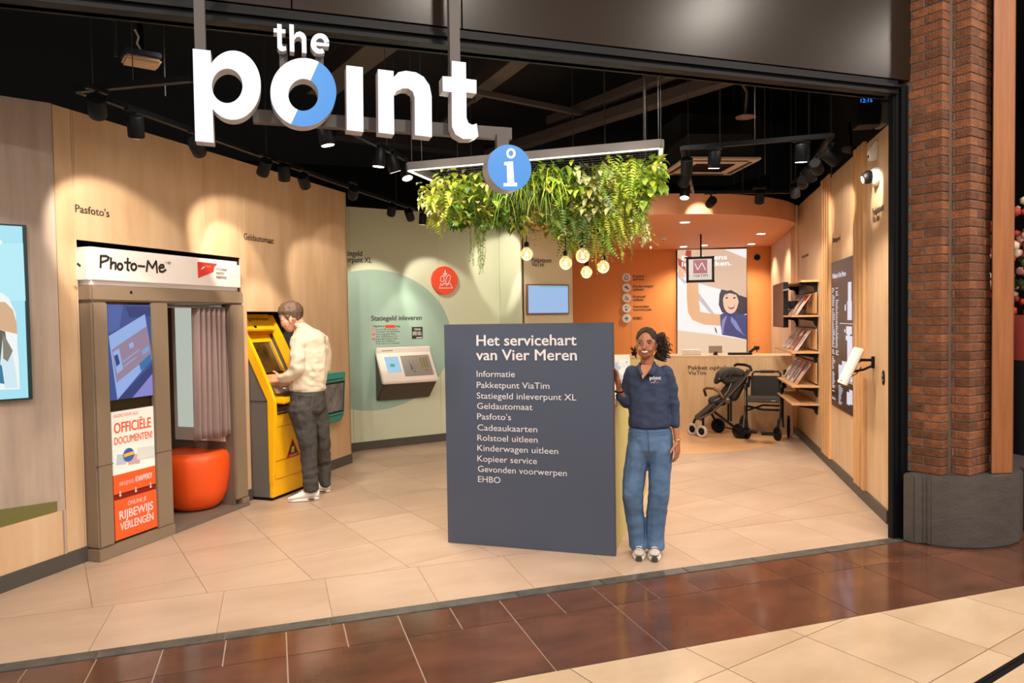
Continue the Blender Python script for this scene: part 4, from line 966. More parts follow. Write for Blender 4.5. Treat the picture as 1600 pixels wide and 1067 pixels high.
# clock-like round speaker on the orange wall right of the poster
sc_ = L(FB, 1183, 402, -.03)
spk = empty('round_speaker', FB @ T(sc_[0], 0, sc_[1]), 'round black wall speaker with a pale ring right of the photo poster', 'speaker')
MB().prism(disc((0, 0), .068, 28), -.03, 0).build('ring', mat('speaker_ring', 'b09a86', .5), spk); MB().prism(disc((0, 0), .052, 28), -.034, -.03).build('grille', M_BLACK, spk)
# downlights in the soffit
dl = []
for i, (x, y, lb_) in enumerate([(1070, 347, 'downlight in the soffit nearest the hanging plants'), (1189, 365, 'downlight in the soffit nearest the right wall'), (1068, 385, 'downlight in the soffit above the left edge of the photo poster'), (1174, 381, 'downlight in the soffit above the round speaker'), (1100, 383, 'downlight in the soffit behind the hanging sign pole')]):
    p = fl(x, y, 2.858)
    o = empty('downlight', T(p.x, p.y, 2.858), lb_, 'light', 'recessed downlights in the soffit')
    MB().lathe([(.075, -.004), (.075, .0)], 24).build('rim', M_WHITE, o); MB().lathe([(.06, -.007), (.06, -.004)], 24).build('lens', M_DOWN, o)
    light('downlight_lamp', 'SPOT', (p.x, p.y, 2.83), 85, (1, .88, .72), (p.x, p.y, 0), .06, 130, .6)
p = fl(1036, 372, 2.858)
o = empty('smoke_detector', T(p.x, p.y, 2.858), 'small round detector on the soffit right beside the hanging plants', 'detector'); MB().lathe([(.03, -.03), (.05, -.02), (.055, 0)], 20).build('body', M_WHITE, o)
MB().lathe([(.02, -.036), (.02, -.03)], 12).build('sensor', M_DKGREY, o)

# ================================================================== RIGHT WALL OBJECTS
def RW(x, y, dy=0): return L(FR, x, y, dy)
# map board
b0, b1 = RW(1299, 520, -.015)[0], RW(1335.5, 520, -.015)[0]; bz1 = RW(1335.5, 398, -.015)[1]; bz0 = RW(1333, 651, -.015)[1]
mpb = empty('map_board', FR, 'dark illuminated centre map board with white lettering on the right wall', 'board')
MB().box(b0, b1, -.015, 0, bz0, bz1).build('board', mat('board_brown', '3a2c2e', .3), mpb, bevel=.002)
bw_, bh2 = b1-b0, bz1-bz0
def bp(a, b): return (b0+bw_*a, bz1-bh2*b)
mb = MB(); MI = emis('map_white', 'e4e4f2', .85)
text(mb, "Welkom in Vier Meren", *[bp(.06, .12)[0], bp(.66, .12)[0]], bp(0, .115)[1], .055, -.0175, .02)
random.seed(3)
for col, (xa, n0, n1_) in enumerate([(.05, .18, .9), (.22, .17, .64)]):
    t = n0; 
    while t < n1_:
        if random.random() < .1: t += .012; continue
        wl_ = random.uniform(.05, .13); x, z = bp(xa, t); mb.box(x, x+wl_*bw_, -.0175, -.016, z-.008, z)
        t += .0095*1.25
for r_ in [(.75, .16, .88, .28), (.72, .28, .9, .30), (.73, .3, .9, .4), (.68, .44, .9, .49), (.72, .44, .82, .6), (.66, .5, .92, .53), (.72, .53, .92, .9-.12), (.5, .67, .9, .71), (.35, .7, .92, .79), (.8, .84, .92, .93), (.7, .86, .82, .94), (.62, .3, .66, .34), (.6, .46, .64, .48)]:
    (x0, z1_), (x1, z0_) = bp(r_[0], r_[1]), bp(r_[2], r_[3]); mb.box(x0, x1, -.0178, -.016, z0_, z1_)
for t in (.425, .8, ): (x0, z) = bp(.4, t); mb.box(x0, b1-.02, -.0178, -.016, z, z+.006)
t = .84
while t < .97:
    x, z = bp(.35, t); mb.box(x, x+bw_*random.uniform(.06, .2), -.0175, -.016, z-.007, z); t += .012
text(mb, "Info", bp(.05, .95)[0], bp(.2, .95)[0], bp(0, .955)[1], .03, -.0175, .01)
mb.build('map_print', MI, mpb, kind='stuff')
# shelves with magazines
sd = .30
su1 = RW(1280, 500)[0]; su0 = RW(1246, 500)[0]-.02
shz = [RW(1280, y)[1] for y in (437, 492, 549.5, 603, 631)]
sh_lab = ['top wooden wall shelf with hooks, nothing standing on it', 'wooden wall shelf, second from top, carrying leaning magazines', 'wooden wall shelf, third from top, carrying magazines with a red cover', 'wooden wall shelf, second from bottom, carrying pale magazines', 'lowest wooden wall shelf, empty']
cov = ['d4c4ba', 'c4b2aa', 'c46a60', 'dccbc0', 'b8bcc4', 'ccbccb', 'dcd2ca', 'c08a78']
mag_me = {}
def magazine_mesh(k):
    if k in mag_me: return mag_me[k]
    mb = MB(); mb.box(-.108, .108, -.006, 0, 0, .29, 0); mb.box(-.1, .1, -.0068, -.006, .2, .27, 1); mb.box(-.08, .07, -.0068, -.006, .05, .17, 2)
    mag_me[k] = mb.mesh('magazine', [mat('cover_%s' % 'abcdefgh'[k], cov[k], .35), mat('masthead_%s' % 'abcdefgh'[k], ['e8e0dc', 'c03a30', 'f0e8e0', '6b7fa8'][k % 4], .35), mat('photo_%s' % 'abcdefgh'[k], ['8f7a78', 'd8c8c0', '7a4a48', '9a8ab0', 'c9a890', '5d6a7c', 'b890a0', 'd0c0b0'][k], .4, nscale=30, contrast=.1)]); return mag_me[k]
brk = MB(); yz_prism(brk, [(0, 0), (0, -.12), (-.03, -.1), (-.05, -.05), (-.2, -.025), (-.22, 0)], -.01, .01); brk_me = brk.mesh('bracket', M_BLACK)
for k, z in enumerate(shz):
    dpt = .2 if k == 0 else sd
    o = empty('magazine_shelf', FR @ T(su0, 0, z), sh_lab[k], 'shelf', 'wooden shelves on the right wall')
    W_ = su1-su0
    # front edge follows a bent line in the photograph: straight near end, full depth elsewhere
    MB().box(0, W_, -dpt, 0, -.022, 0).build('board', M_OAK, o, bevel=.002)
    for u in (.08, W_-.1): linkmesh('bracket', brk_me, o, T(u, 0, -.022))
    if k == 0:
        for i in range(5):
            MB().tube([(.1+i*.06, -dpt+.01, -.02), (.1+i*.06, -dpt+.01, -.07), (.1+i*.06, -dpt-.02, -.09)], .004, 5).build('hook', M_BLACK, o)
    if 1 <= k <= 3:
        for i in range(2):
            xa = .03+i*(W_/2); bx = MB(); bx.box(xa, xa+W_/2-.06, -.03, -.02, .02, .27); 
            yz_prism(bx, [(-.03, 0), (-.03, .27), (-.02, .27), (-.02, 0)], xa, xa+.01)
            bx.build('back_rack', M_OAK, o)
            MB().box(xa, xa+W_/2-.06, -.034, -.018, .265, .275).build('rack_rim', M_BLACK, o)
        nm = 4
        for i in range(nm):
            kk_ = (k*3+i*2) % 8; u = .1+(W_-.2)*(i+.5)/nm
            oo = linkmesh('magazine', magazine_mesh(kk_), None, FR @ T(su0+u, -.215+.0*i, z+.0015) @ Matrix.Rotation(radians(-33), 4, 'X') @ Matrix.Rotation(radians(0), 4, 'Z'))
            props(oo, '%s magazine leaning on the %s shelf of the right wall' % (['farthest', 'second farthest', 'second nearest', 'nearest'][i], ['second', 'third', 'fourth'][k-1]), 'magazine', 'magazines on the wall shelves')
# wall tv with arm seen from its side
tvp = RW(1228, 475, 0)
ty0 = -.30
tu = RW(1224, 475, ty0)[0]; tfar = RW(1208, 475, ty0)[0]-tu; tz0_, tz1_ = RW(1226, 512, ty0)[1], RW(1226, 440, ty0)[1]
tv = empty('television', FR @ T(tu, ty0, 0), 'dark brown faced television turned out from the right wall above the counter', 'television')
MB().box(tfar, 0, .0, .06, tz0_, tz1_).build('casing', M_BLACK, tv, Matrix.Rotation(radians(0), 4, 'Z'), bevel=.004)
MB().box(tfar+.01, -.01, -.003, .0, tz0_+.01, tz1_-.01).build('screen', mat('tv_face', '7a5038', .6), tv)
za_ = RW(1240, 449, ty0)[1]
MB().box(-.2, .35, .0, .02, za_-.015, za_+.005).build('arm', M_STEEL, tv); MB().box(-.2, -.15, .05, -ty0, (tz0_+tz1_)/2-.05, (tz0_+tz1_)/2+.05).build('bracket', M_BLACK, tv)
# tablet stand near the entrance
tp = RW(1366, 568); tb = empty('tablet_stand', FR @ T(tp[0], 0, tp[1]), 'white tablet panel on a black swivel arm fixed to the right wall', 'tablet')
MB().box(-.02, .02, -.02, 0, -.04, .06).build('wall_plate', M_BLACK, tb, bevel=.003)
mb = MB(); mb.tube([(0, -.02, .03), (-.0, -.1, .03), (0, -.15, .0)], .012, 8); mb.tube([(0, -.02, -.02), (0, -.08, -.05), (0, -.17, -.07)], .01, 8); mb.build('arm', M_BLACK, tb)
mb = MB(); mb.tube([(0, -.1, -.03), (.03, -.14, -.08), (.02, -.2, -.12), (0, -.24, -.16), (0, -.26, -.14)], .004, 6); mb.build('cable', M_BLACK, tb)
TM_ = T(0, -.185, -.02) @ Matrix.Rotation(radians(-24), 4, 'X')
MB().box(-.13, .13, -.012, .012, -.165, .165).build('panel', M_WHITE, tb, TM_, bevel=.003); MB().box(-.12, .12, .012, .02, -.16, .16).build('back_plate', M_OAK, tb, TM_)
lk = RW(1381, 590); lo = empty('lock_plate', FR @ T(lk[0], 0, lk[1]), 'small oval black key switch plate at the front of the right wall', 'switch')
MB().prism(disc((0, 0), .03, 24, .058), -.008, 0).build('plate', M_BLACK, lo); MB().prism(disc((0, .018), .012, 14), -.014, -.008).build('barrel', M_STEEL, lo); MB().prism(disc((0, -.022), .012, 14), -.014, -.008).build('barrel', M_STEEL, lo)
dm_ = RW(1372, 276); do = empty('dome_camera', FR @ T(dm_[0], 0, dm_[1]), 'white dome camera with a dark eye high on the right wall', 'camera')
MB().lathe([(.075, 0), (.075, .03), (.06, .05)], 24, R90).build('base', M_WHITE, do)
MB().ell((-.0, -.075, -.0), (.055, .05, .055), 18).build('dome', M_BLACK, do); MB().tube([(-.0, -.05, 0), (0, -.12, -.02)], .03, 12).build('collar', M_WHITE, do)
d2_ = RW(1370, 236); so_ = empty('siren_box', FR @ T(d2_[0], 0, d2_[1]), 'small white wedge shaped sensor above the dome camera', 'sensor')
yz_prism(MB(), [(0, -.075), (0, .075), (-.02, .075), (-.07, -.0), (-.06, -.075)], -.035, .035).build('housing', M_WHITE, so_, bevel=.006); MB().box(-.02, .02, -.066, -.05, -.05, -.02).build('lens', M_GLASSY, so_)
# heater / device above the wall with blue digits
dv = fl(1360, 198, 3.12)
de = empty('network_recorder', frame((dv.x, dv.y, 3.13), radians(-28)), 'black box with blue digits on top of the right wall', 'device')
MB().box(-.1, .06, -.04, .14, 0.0, .22).build('casing', M_BLACK, de, bevel=.006)
mb = MB(); text(mb, "12:15", -.085, .0, .17, .03, -.043, 0); mb.build('digits', emis('blue_digits', '2f8cff', 1.5), de)
MB().box(.075, .12, -.04, .14, 0, .16).build('side_plate', M_GREYP, de)

# ================================================================== TRACKS AND SPOTLIGHTS
ZT = 3.02
def track(name, pts, label, closed=False):
    P = [fl(x, y, ZT) for x, y in pts]
    if closed: P.append(P[0])
    o = empty(name, T(P[0].x, P[0].y, 0), label, 'track', 'ceiling light tracks')
    mb = MB()
    for a, b in zip(P, P[1:]):
        d = (b-a); d.z = 0; M = frame((a.x-P[0].x, a.y-P[0].y, 0), atan2(d.y, d.x))
        mb.box(0, d.length, -.018, .018, ZT, ZT+.034, 0, M)
    mb.build('rail', M_BLACK, o)
    for a, b in zip(P, P[1:]):
        c = (a+b)/2-V((P[0].x, P[0].y, 0)); MB().tube([(c.x, c.y, ZT+.034), (c.x, c.y, 4.7)], .003, 5).build('suspension_wire', M_ROD, o)
    return o
track('light_track', [(300, 128), (120, 145), (170, 161), (560, 300), (668, 335), (705, 336)], 'long black light track following the wooden wall and the sage wall', False)
track('light_track', [(520, 195), (668, 268)], 'short black light track left of the hanging plants')
track('light_track', [(1066, 235), (1300, 215), (1238, 302), (1083, 303)], 'four sided black light track in front of the right wall', True)
_lamp = {}
def lampmeshes():
    h = MB().lathe([(.048, -.065), (.05, -.06), (.05, .065), (.044, .07)], 24).mesh('housing', M_BLACK)
    le = MB().lathe([(.043, -.0665), (.043, -.0655)], 24).mesh('lens', M_LENS)
    ld = MB().lathe([(.043, -.0665), (.043, -.0655)], 24).mesh('lens', M_BLACKM)
    ad = MB().box(-.07, .07, -.016, .016, -.018, 0).mesh('adapter', M_BLACK, .002, 1)
    st = MB().tube([(0, 0, -.018), (0, 0, -.07)], .01, 8).mesh('stem', M_BLACK)
    return h, le, ld, ad, st
_LM = lampmeshes()
def spot(px, py, aim, label, on=True, e=60, ang_=46, lensvis=True, z=ZT-.105, axis=0.0, col=(1, .87, .7), grp='track spotlights', blend=.35):
    p = fl(px, py, z)
    aim = V(aim); d = (aim-p).normalized()
    o = empty('track_spotlight', T(p.x, p.y, p.z), label, 'spotlight', grp)
    q_ = (-d).to_track_quat('Z', 'Y').to_matrix().to_4x4()
    linkmesh('housing', _LM[0], o, q_); linkmesh('lens', _LM[1] if on else _LM[2], o, q_)
    linkmesh('adapter', _LM[3], o, Matrix.Translation((0, 0, ZT-p.z)) @ Matrix.Rotation(axis, 4, 'Z')); linkmesh('stem', _LM[4], o, T(0, 0, ZT-p.z))
    if on:
        light('spot_lamp', 'SPOT', p+d*.09, e*(1.65 if ang_ > 60 else 1.35), col, aim, .03, 105 if ang_ > 60 else ang_, .6 if ang_ > 60 else blend)
def onw(fr, x, y): u, z = L(fr, x, y); return fr @ V((u, 0, z))
aw_ = aA
spot(152, 167, onw(FL, 175, 390), 'leftmost black spotlight on the long track above the booth', e=80, axis=aw_)
spot(212, 198, onw(FL, 250, 700), 'second black spotlight from the left on the long track', e=15, axis=aw_)
spot(308, 230, onw(FL, 398, 420), 'lit spotlight hanging just below the first big letter', e=90, axis=aw_)
spot(413, 262, onw(FL, 360, 420), 'first of three close spotlights right of the second wall seam', e=35, axis=aw_)
spot(444, 270, onw(FL, 450, 640), 'middle of three close spotlights on the long track', e=75, axis=aw_)
spot(475, 283, onw(FL, 538, 500), 'lit last of three close spotlights on the long track', e=60, axis=aw_)
spot(552, 301, onw(FG, 520, 480), 'single spotlight above the end of the wooden wall', e=10, axis=aw_)
spot(612, 328, onw(FG, 585, 480), 'first of three lit spotlights in front of the sage wall', e=60, axis=aw_)
spot(640, 336, onw(FG, 685, 470), 'middle of three lit spotlights in front of the sage wall', e=55, axis=aw_)
spot(661, 342, onw(FG, 640, 600), 'right of three lit spotlights in front of the sage wall', e=35, axis=aw_)
spot(703, 342, onw(FG, 815, 440), 'spotlight beside the wall seam left of the hanging plants', e=70, axis=0)
spot(770, 346, onw(F3, 850, 560), 'spotlight half hidden behind the hanging plants', e=40, axis=0)
spot(592, 247, (0.7, 5.8, 0), 'upper spotlight on the short track', e=60, axis=1.3, ang_=70)
spot(614, 256, (2.0, 6.2, 0), 'middle spotlight on the short track', e=60, axis=1.3, ang_=70)
spot(634, 268, (1.6, 5.0, .3), 'lit lowest spotlight on the short track', e=60, axis=1.3, ang_=70)
spot(509, 212, (1.0, 5.0, 0), 'single lit spotlight under the ring letter', e=60, axis=1.3, ang_=70)
rt_ = aR
spot(1073, 260, (4.6, 7.2, 0), 'topmost lamp of the stacked lamps on the far left of the right track', e=60, axis=1.2, ang_=70)
spot(1070, 280, (4.2, 8.6, .3), 'second stacked lamp on the far left of the right track', e=60, axis=1.2, ang_=70)
spot(1070, 300, (3.4, 5.6, 0), 'lowest stacked lamp on the far left of the right track', e=60, axis=1.2, ang_=70)
spot(1116, 250, (3.6, 5.4, 0.2), 'spotlight in front of the air conditioning cassette', e=70, ang_=70, axis=-.2)
spot(1111, 316, onw(FB, 985, 470), 'small black spotlight in front of the soffit edge, left', e=25, axis=-.5)
spot(1187, 308, (6.1, 8.0, .3), 'small black spotlight in front of the soffit edge, right', e=60, axis=-.5, ang_=70)
spot(1252, 240, (4.2, 4.9, 0.2), 'large spotlight at the far corner of the right track', e=70, ang_=70, axis=-.2)
spot(1298, 246, onw(FR, 1372, 300), 'nearest spotlight of the right track beside the wooden wall', e=26, axis=rt_)
spot(1276, 261, onw(FR, 1318, 360), 'second nearest spotlight beside the right wall', e=50, axis=rt_)
spot(1266, 272, onw(FR, 1310, 520), 'third nearest spotlight beside the right wall', e=30, axis=rt_)
spot(1254, 285, onw(FR, 1265, 400), 'fourth nearest spotlight beside the right wall', e=35, axis=rt_)
spot(1242, 298, onw(FR, 1262, 560), 'farthest spotlight beside the right wall above the soffit end', e=35, axis=rt_)

# ================================================================== CEILING SERVICES
def beam(name, p0, p1, z, wd, hh, label, cat='beam', m=M_DUCT, grp=None):
    a, b = fl(*p0, z), fl(*p1, z); d = b-a
    o = MB().box(0, d.length, -wd/2, wd/2, 0, hh).build(name, m, None, frame((a.x, a.y, z), atan2(d.y, d.x)), bevel=.004)
    props(o, label, cat, grp); return o
beam('ceiling_beam', (700, 268), (1150, 127), 3.95, .16, .12, 'long grey brown steel beam crossing the dark ceiling right of the big sign')
beam('ceiling_beam', (860, 195), (1075, 112), 4.15, .14, .1, 'shorter steel beam behind the long one high in the ceiling')
beam('ceiling_pipe', (740, 147), (935, 186), 4.1, .06, .06, 'thin grey pipe running right from the last big letter', 'pipe')
beam('air_duct', (730, 160), (815, 96), 4.25, .2, .15, 'grey brown duct beside the last big letter', 'duct')
beam('air_duct', (500, 150), (625, 52), 4.2, .3, .2, 'wide dark duct behind the small letters', 'duct')
beam('air_duct', (520, 215), (790, 250), 4.0, .25, .15, 'low dark duct below the sign letters', 'duct', mat('dark_duct', '232124', .7))
beam('ceiling_pipe', (690, 195), (740, 158), 4.2, .05, .05, 'short slanted pipe behind the last letters', 'pipe')
for i, (x, y0_, y1_) in enumerate([(1147, 132, 330), (1195, 130, 215), (1236, 145, 300), (1265, 140, 220), (1299, 150, 210), (1075, 150, 240), (1125, 150, 220), (1186, 180, 300), (1243, 170, 290), (1010, 110, 210), (1005, 200, 240), (895, 170, 232), (180, 0, 125), (256, 20, 130), (945, 160, 230), (1205, 190, 300)]):
    p = fl(x, (y0_+y1_)/2, 3.75 if x > 800 else 3.4)
    zlo = 3.1 if i % 3 else 3.3
    o = MB().tube([(0, 0, zlo), (0, 0, 4.69)], .005 if i % 2 else .009, 6).build('hanging_rod', M_ROD, None, T(p.x, p.y, 0))
    props(o, 'thin steel rod hanging from the dark ceiling', 'rod', 'thin hanging rods in the dark ceiling')
# air conditioning cassette
ac_c = fl(1108, 262, 3.32); AM = frame((ac_c.x, ac_c.y, 3.32), radians(-14))
ac = empty('ceiling_cassette', AM, 'square grey air conditioning cassette hanging near the soffit', 'air conditioner')
MB().box(-.42, .42, -.42, .42, 0, .03).build('face_plate', mat('cassette_grey', 'c9b8ac', .5), ac, bevel=.008)
MB().box(-.37, .37, -.37, .37, .03, .28).build('body', mat('cassette_body', '1c1a1a', .7), ac)
mb = MB()
for i in range(9): mb.box(-.22, .22, -.2+i*.048, -.175+i*.048, -.008, 0)
mb.build('grille', M_BLACK, ac)
for (x0, x1, y0_, y1_) in [(-.3, .3, -.37, -.33), (-.3, .3, .33, .37), (-.37, -.33, -.3, .3), (.33, .37, -.3, .3)]: MB().box(x0, x1, y0_, y1_, -.006, 0).build('louvre', M_DKGREY, ac)
g2 = fl(1110, 222, 3.75); o = MB().box(-.5, .5, -.3, .3, 0, .3).build('fan_unit', mat('unit_dark', '1c1a1a', .7), None, frame((g2.x, g2.y, 3.7), radians(-10)), bevel=.01, label='dark box shaped fan unit hung above the cassette', cat='ventilation unit')
# access points and detector
w1_ = fl(221, 97, 3.25); ap = empty('access_point', frame((w1_.x, w1_.y, w1_.z), .3), 'flat white wireless access point hanging at the upper left', 'access point')
MB().box(-.1, .1, -.08, .08, -.015, .015).build('shell', mat('ap_pale', 'c9a888', .4), ap, bevel=.012); MB().box(-.1, .1, -.08, .08, .016, .05).build('mount_box', mat('ap_blue', '2c3444', .5), ap, bevel=.006)
MB().tube([(0, 0, .05), (0, 0, 1.4)], .02, 8).build('conduit', M_BLACK, ap); MB().tube([(-.0, -.03, .05), (-.03, -.05, .09), (-.02, -.05, .13), (-.04, -.05, .17)], .006, 6).build('cable', M_WHITE, ap)
w2_ = fl(1165, 182, 3.7); sd_ = empty('smoke_detector', T(w2_.x, w2_.y, w2_.z), 'round detector hanging on a bent grey conduit above the cassette', 'detector')
MB().lathe([(.04, -.02), (.1, -.012), (.1, .0), (.05, .02)], 24).build('body', mat('det_brown', '8a6f62', .5), sd_); MB().tube([(0, 0, .02), (.02, 0, .25), (-.05, .02, .38), (-.2, .05, .42)], .016, 8).build('conduit', M_GREYP, sd_)
pj = fl(1330, 245, 3.16); po = empty('flood_light', frame((pj.x, pj.y, 3.2), .3), 'black floodlight unit above the right wall slats', 'light')
MB().box(-.09, .09, -.05, .05, 0, .05).build('housing', M_DKGREY, po, bevel=.01); MB().tube([(0, 0, .04), (.06, .05, .3)], .015, 8).build('arm', M_BLACK, po)

# ================================================================== HANGING PLANT FRAME
zf = 2.75
c0_ = fl(638, 266, zf); c1_ = fl(1033, 231, zf); dfr = V((cos(aA), sin(aA), 0)); c3_ = c0_+dfr*1.0; c2_ = c1_+V((cos(radians(60)), sin(radians(60)), 0))*1.0
gf = empty('plant_frame', T(c0_.x, c0_.y, 0), 'hanging grey metal frame with light strips carrying the green plants', 'frame')
pts4 = [p_-V((c0_.x, c0_.y, 0)) for p_ in (c0_, c1_, c2_, c3_)]
for i in range(4):
    a, b = pts4[i], pts4[(i+1) % 4]; d = b-a; M = frame((a.x, a.y, 0), atan2(d.y, d.x))
    MB().box(0, d.length, -.02, .02, zf-.0, zf+.055).build('profile', M_GREYP, gf, M, bevel=.003); MB().box(.01, d.length-.01, -.012, .012, zf-.006, zf-.0005).build('led_strip', M_LED, gf, M)
    for t in (.06, .94):
        q_ = a+d*t; MB().tube([(q_.x, q_.y, zf+.055), (q_.x, q_.y, 4.7)], .0025, 5).build('suspension_wire', M_ROD, gf)
# wire mesh under the frame
mb = MB(); nG_ = 26
for i in range(1, nG_):
    t = i/nG_; a = pts4[0].lerp(pts4[1], t); b = pts4[3].lerp(pts4[2], t); mb.tube([(a.x, a.y, zf+.02), (b.x, b.y, zf+.02)], .003, 4, caps=False)
for i in range(1, 14):
    t = i/14; a = pts4[0].lerp(pts4[3], t); b = pts4[1].lerp(pts4[2], t); mb.tube([(a.x, a.y, zf+.016), (b.x, b.y, zf+.016)], .003, 4, caps=False)
mb.build('wire_mesh', M_DKGREY, gf, kind='stuff')
for t in (.12, .37, .62, .87):
    light('led_light', 'POINT', c0_.lerp(c1_, t)+V((-.03, -.12, -.14)), 2.4, (1, .95, .82), None, .06)
    light('led_light', 'POINT', c3_.lerp(c2_, t)+V((0, .1, -.12)), 2, (1, .95, .82), None, .06)
def leafM(c, c2, tr=.3):
    return mat('leaf_%s' % c, c, .45, nscale=6, c2=c2, contrast=.25)
LG = [leafM('9cb432', '64861e'), leafM('ccce48', '98a830'), leafM('5f8428', '3a5a18'), leafM('a4b264', 'cfcb98'), leafM('b4a850', '7a7630')]
def leaf(mb, p, d, up_, l, w_, mi, curl=.2):
    s_ = d.cross(up_); s_ = s_.normalized() if s_.length > 1e-4 else V((1, 0, 0)); n_ = s_.cross(d).normalized()
    vs = [p, p+d*l*.3+s_*w_*.5+n_*l*curl*.25, p+d*l*.65+s_*w_*.42+n_*l*curl*.1, p+d*l-n_*l*curl, p+d*l*.65-s_*w_*.42+n_*l*curl*.1, p+d*l*.3-s_*w_*.5+n_*l*curl*.25, p+d*l*.35-n_*l*.02, p+d*l*.68-n_*l*.05]
    mb.add(vs, [(0, 1, 6), (1, 2, 7, 6), (2, 3, 7), (3, 4, 7), (4, 5, 6, 7), (5, 0, 6)], mi, None, False)
def rv(a=1): return V((random.uniform(-a, a), random.uniform(-a, a), random.uniform(-a, a)))
def fr_at(px, t=0.0):
    """point under the frame: along the front edge by picture column, pushed back by t metres"""
    a = c0_; d = (c1_-c0_); best = None
    # solve column px on the front line
    lo, hi = -.1, 1.1
    for _ in range(30):
        m_ = (lo+hi)/2; P_ = a+d*m_+dfr*t; q_ = P_-CO; X_ = 800+F*(q_.dot(RT))/(q_.dot(FW))
        if X_ < px: lo = m_
        else: hi = m_
    return a+d*lo+dfr*t
def plant(name, label, x0, x1, zb0, zb1, kind, n, mats_, seed, tmax=.85, ztop=0.0):
    random.seed(seed); c = fr_at((x0+x1)/2, .4)
    o = empty(name, T(c.x, c.y, zf), label, 'plant', 'plants hanging in the ceiling frame'); mb = MB(); off = V((c.x, c.y, zf))
    def dist(P_): return (P_-CO).dot(FW)
    for i in range(n):
        px = random.uniform(x0, x1); t = random.uniform(.02, tmax)**1.0; P_ = fr_at(px, t)
        k = (px-x0)/(x1-x0); yb = zb0+(zb1-zb0)*k+8*sin(px*.13+seed); u_ = random.random()**.75
        zbot = H+(497-yb)*dist(P_)/F; P_.z = zf-ztop-(zf-ztop-zbot)*u_
        P_ -= off
        mi = random.choices(range(len(mats_)), [3]+[1]*(len(mats_)-1))[0]
        out = (rv(1)+V((-.3, -.9, -.5)))
        if kind == 'broad':
            leaf(mb, P_, out.normalized(), V((0, 0, 1)), random.uniform(.05, .095), random.uniform(.03, .06), mi, .25)
        elif kind == 'small':
            for q_ in range(3): leaf(mb, P_+rv(.035), (rv(1)+V((0, -.5, -.6))).normalized(), V((0, 0, 1)), random.uniform(.02, .045), random.uniform(.012, .026), mi, .2)
        elif kind == 'fern':
            d_ = (V((random.uniform(-.7, .7), random.uniform(-.8, .2), -1))).normalized(); l_ = random.uniform(.12, .22)
            sdv = d_.cross(V((0, 1, 0))).normalized()
            for q_ in range(9):
                b_ = P_+d_*l_*q_/9; wl_ = .035*(1-q_/10)
                for sg in (-1, 1): mb.add([b_, b_+sdv*sg*wl_+d_*.012, b_+d_*.014], [(0, 1, 2)], mi)
        elif kind == 'grass':
            d_ = V((random.uniform(-1, 1), random.uniform(-1, .2), random.uniform(-.1, .6))).normalized(); l_ = random.uniform(.2, .38)
            pr_ = P_; sdv = d_.cross(V((0, 0, 1))).normalized()*.005; vs = []
            for q_ in range(7):
                vs += [pr_-sdv*(1-q_/7.5), pr_+sdv*(1-q_/7.5)]; d_ = (d_+V((0, 0, -.42))).normalized(); pr_ = pr_+d_*l_/6
            mb.add(vs, [(2*q_, 2*q_+1, 2*q_+3, 2*q_+2) for q_ in range(6)], mi)
        elif kind == 'vine':
            # a strand that runs from the frame down to its own length
            top = V((P_.x, P_.y, -.05)); L_ = (-.05-(P_.z)); pr_ = top; ns = max(6, int(L_/.02)); pts_ = [pr_]
            for q_ in range(ns): pr_ = pr_+V((random.uniform(-.008, .008), random.uniform(-.008, .008), -L_/ns)); pts_.append(pr_)
            mb.tube(pts_[::2], .0015, 3, mi, caps=False)
            for b_ in pts_:
                for q_ in range(2): leaf(mb, b_, rv(1).normalized(), V((0, 0, 1)), random.uniform(.012, .026), .008, mi, .1)
    mb.build('foliage', mats_, o, kind='stuff'); return o
G_, Y_, D_, V_, O_ = LG
plant('trailing_plant', 'bushy yellow green broad leafed plant at the left end of the frame', 658, 765, 320, 345, 'broad', 460, [Y_, G_, O_], 1)
plant('hanging_fern', 'light green fern below the left end of the frame', 672, 720, 335, 335, 'fern', 60, [Y_, G_], 2)
plant('trailing_plant', 'dark green small leafed plant left of the roundel', 700, 800, 345, 355, 'broad', 420, [D_, G_], 3)
plant('hanging_vine', 'single thin vine dangling lowest at the left beside the red sign', 733, 752, 415, 430, 'vine', 42, [G_, D_], 4, .5)
plant('spider_plant', 'grassy arching spider plant right below the roundel', 785, 868, 300, 300, 'grass', 520, [G_, Y_, D_], 5, .8, .05)
plant('hanging_vine', 'thin olive vines hanging around the leftmost light bulb', 808, 870, 380, 385, 'vine', 60, [O_, G_], 6, .7)
plant('trailing_plant', 'glossy bright green broad leafed plant right of the roundel', 826, 912, 300, 320, 'broad', 380, [G_, Y_, D_], 7, .8)
plant('trailing_plant', 'pale variegated plant in the middle of the right half', 900, 955, 330, 345, 'broad', 240, [V_, O_], 8, .5)
plant('hanging_fern', 'large yellow green fern in the right half of the frame', 935, 1000, 340, 350, 'fern', 170, [Y_, G_], 9, .6)
plant('trailing_plant', 'dense leafy plant at the right end of the frame', 975, 1036, 345, 300, 'broad', 460, [G_, Y_], 10, .9)
plant('hanging_fern', 'dark feathery fern in the lower middle of the greenery', 865, 950, 362, 372, 'fern', 240, [D_, G_, O_], 11, .8, .12)
plant('trailing_plant', 'small leafed olive plant under the right half', 870, 1005, 372, 362, 'small', 560, [O_, Y_, G_], 12, .8, .1)
plant('hanging_vine', 'long thin green vines hanging lowest beside the bulbs at right', 925, 985, 425, 405, 'vine', 70, [G_, Y_], 13, .7)
plant('trailing_plant', 'loose white green plant hanging at the lower right', 975, 1012, 385, 375, 'small', 110, [V_, Y_], 14, .6, .3)
plant('trailing_plant', 'low dark foliage filling the centre behind the spider plant', 790, 900, 350, 360, 'broad', 420, [D_, G_, O_], 15, .9)
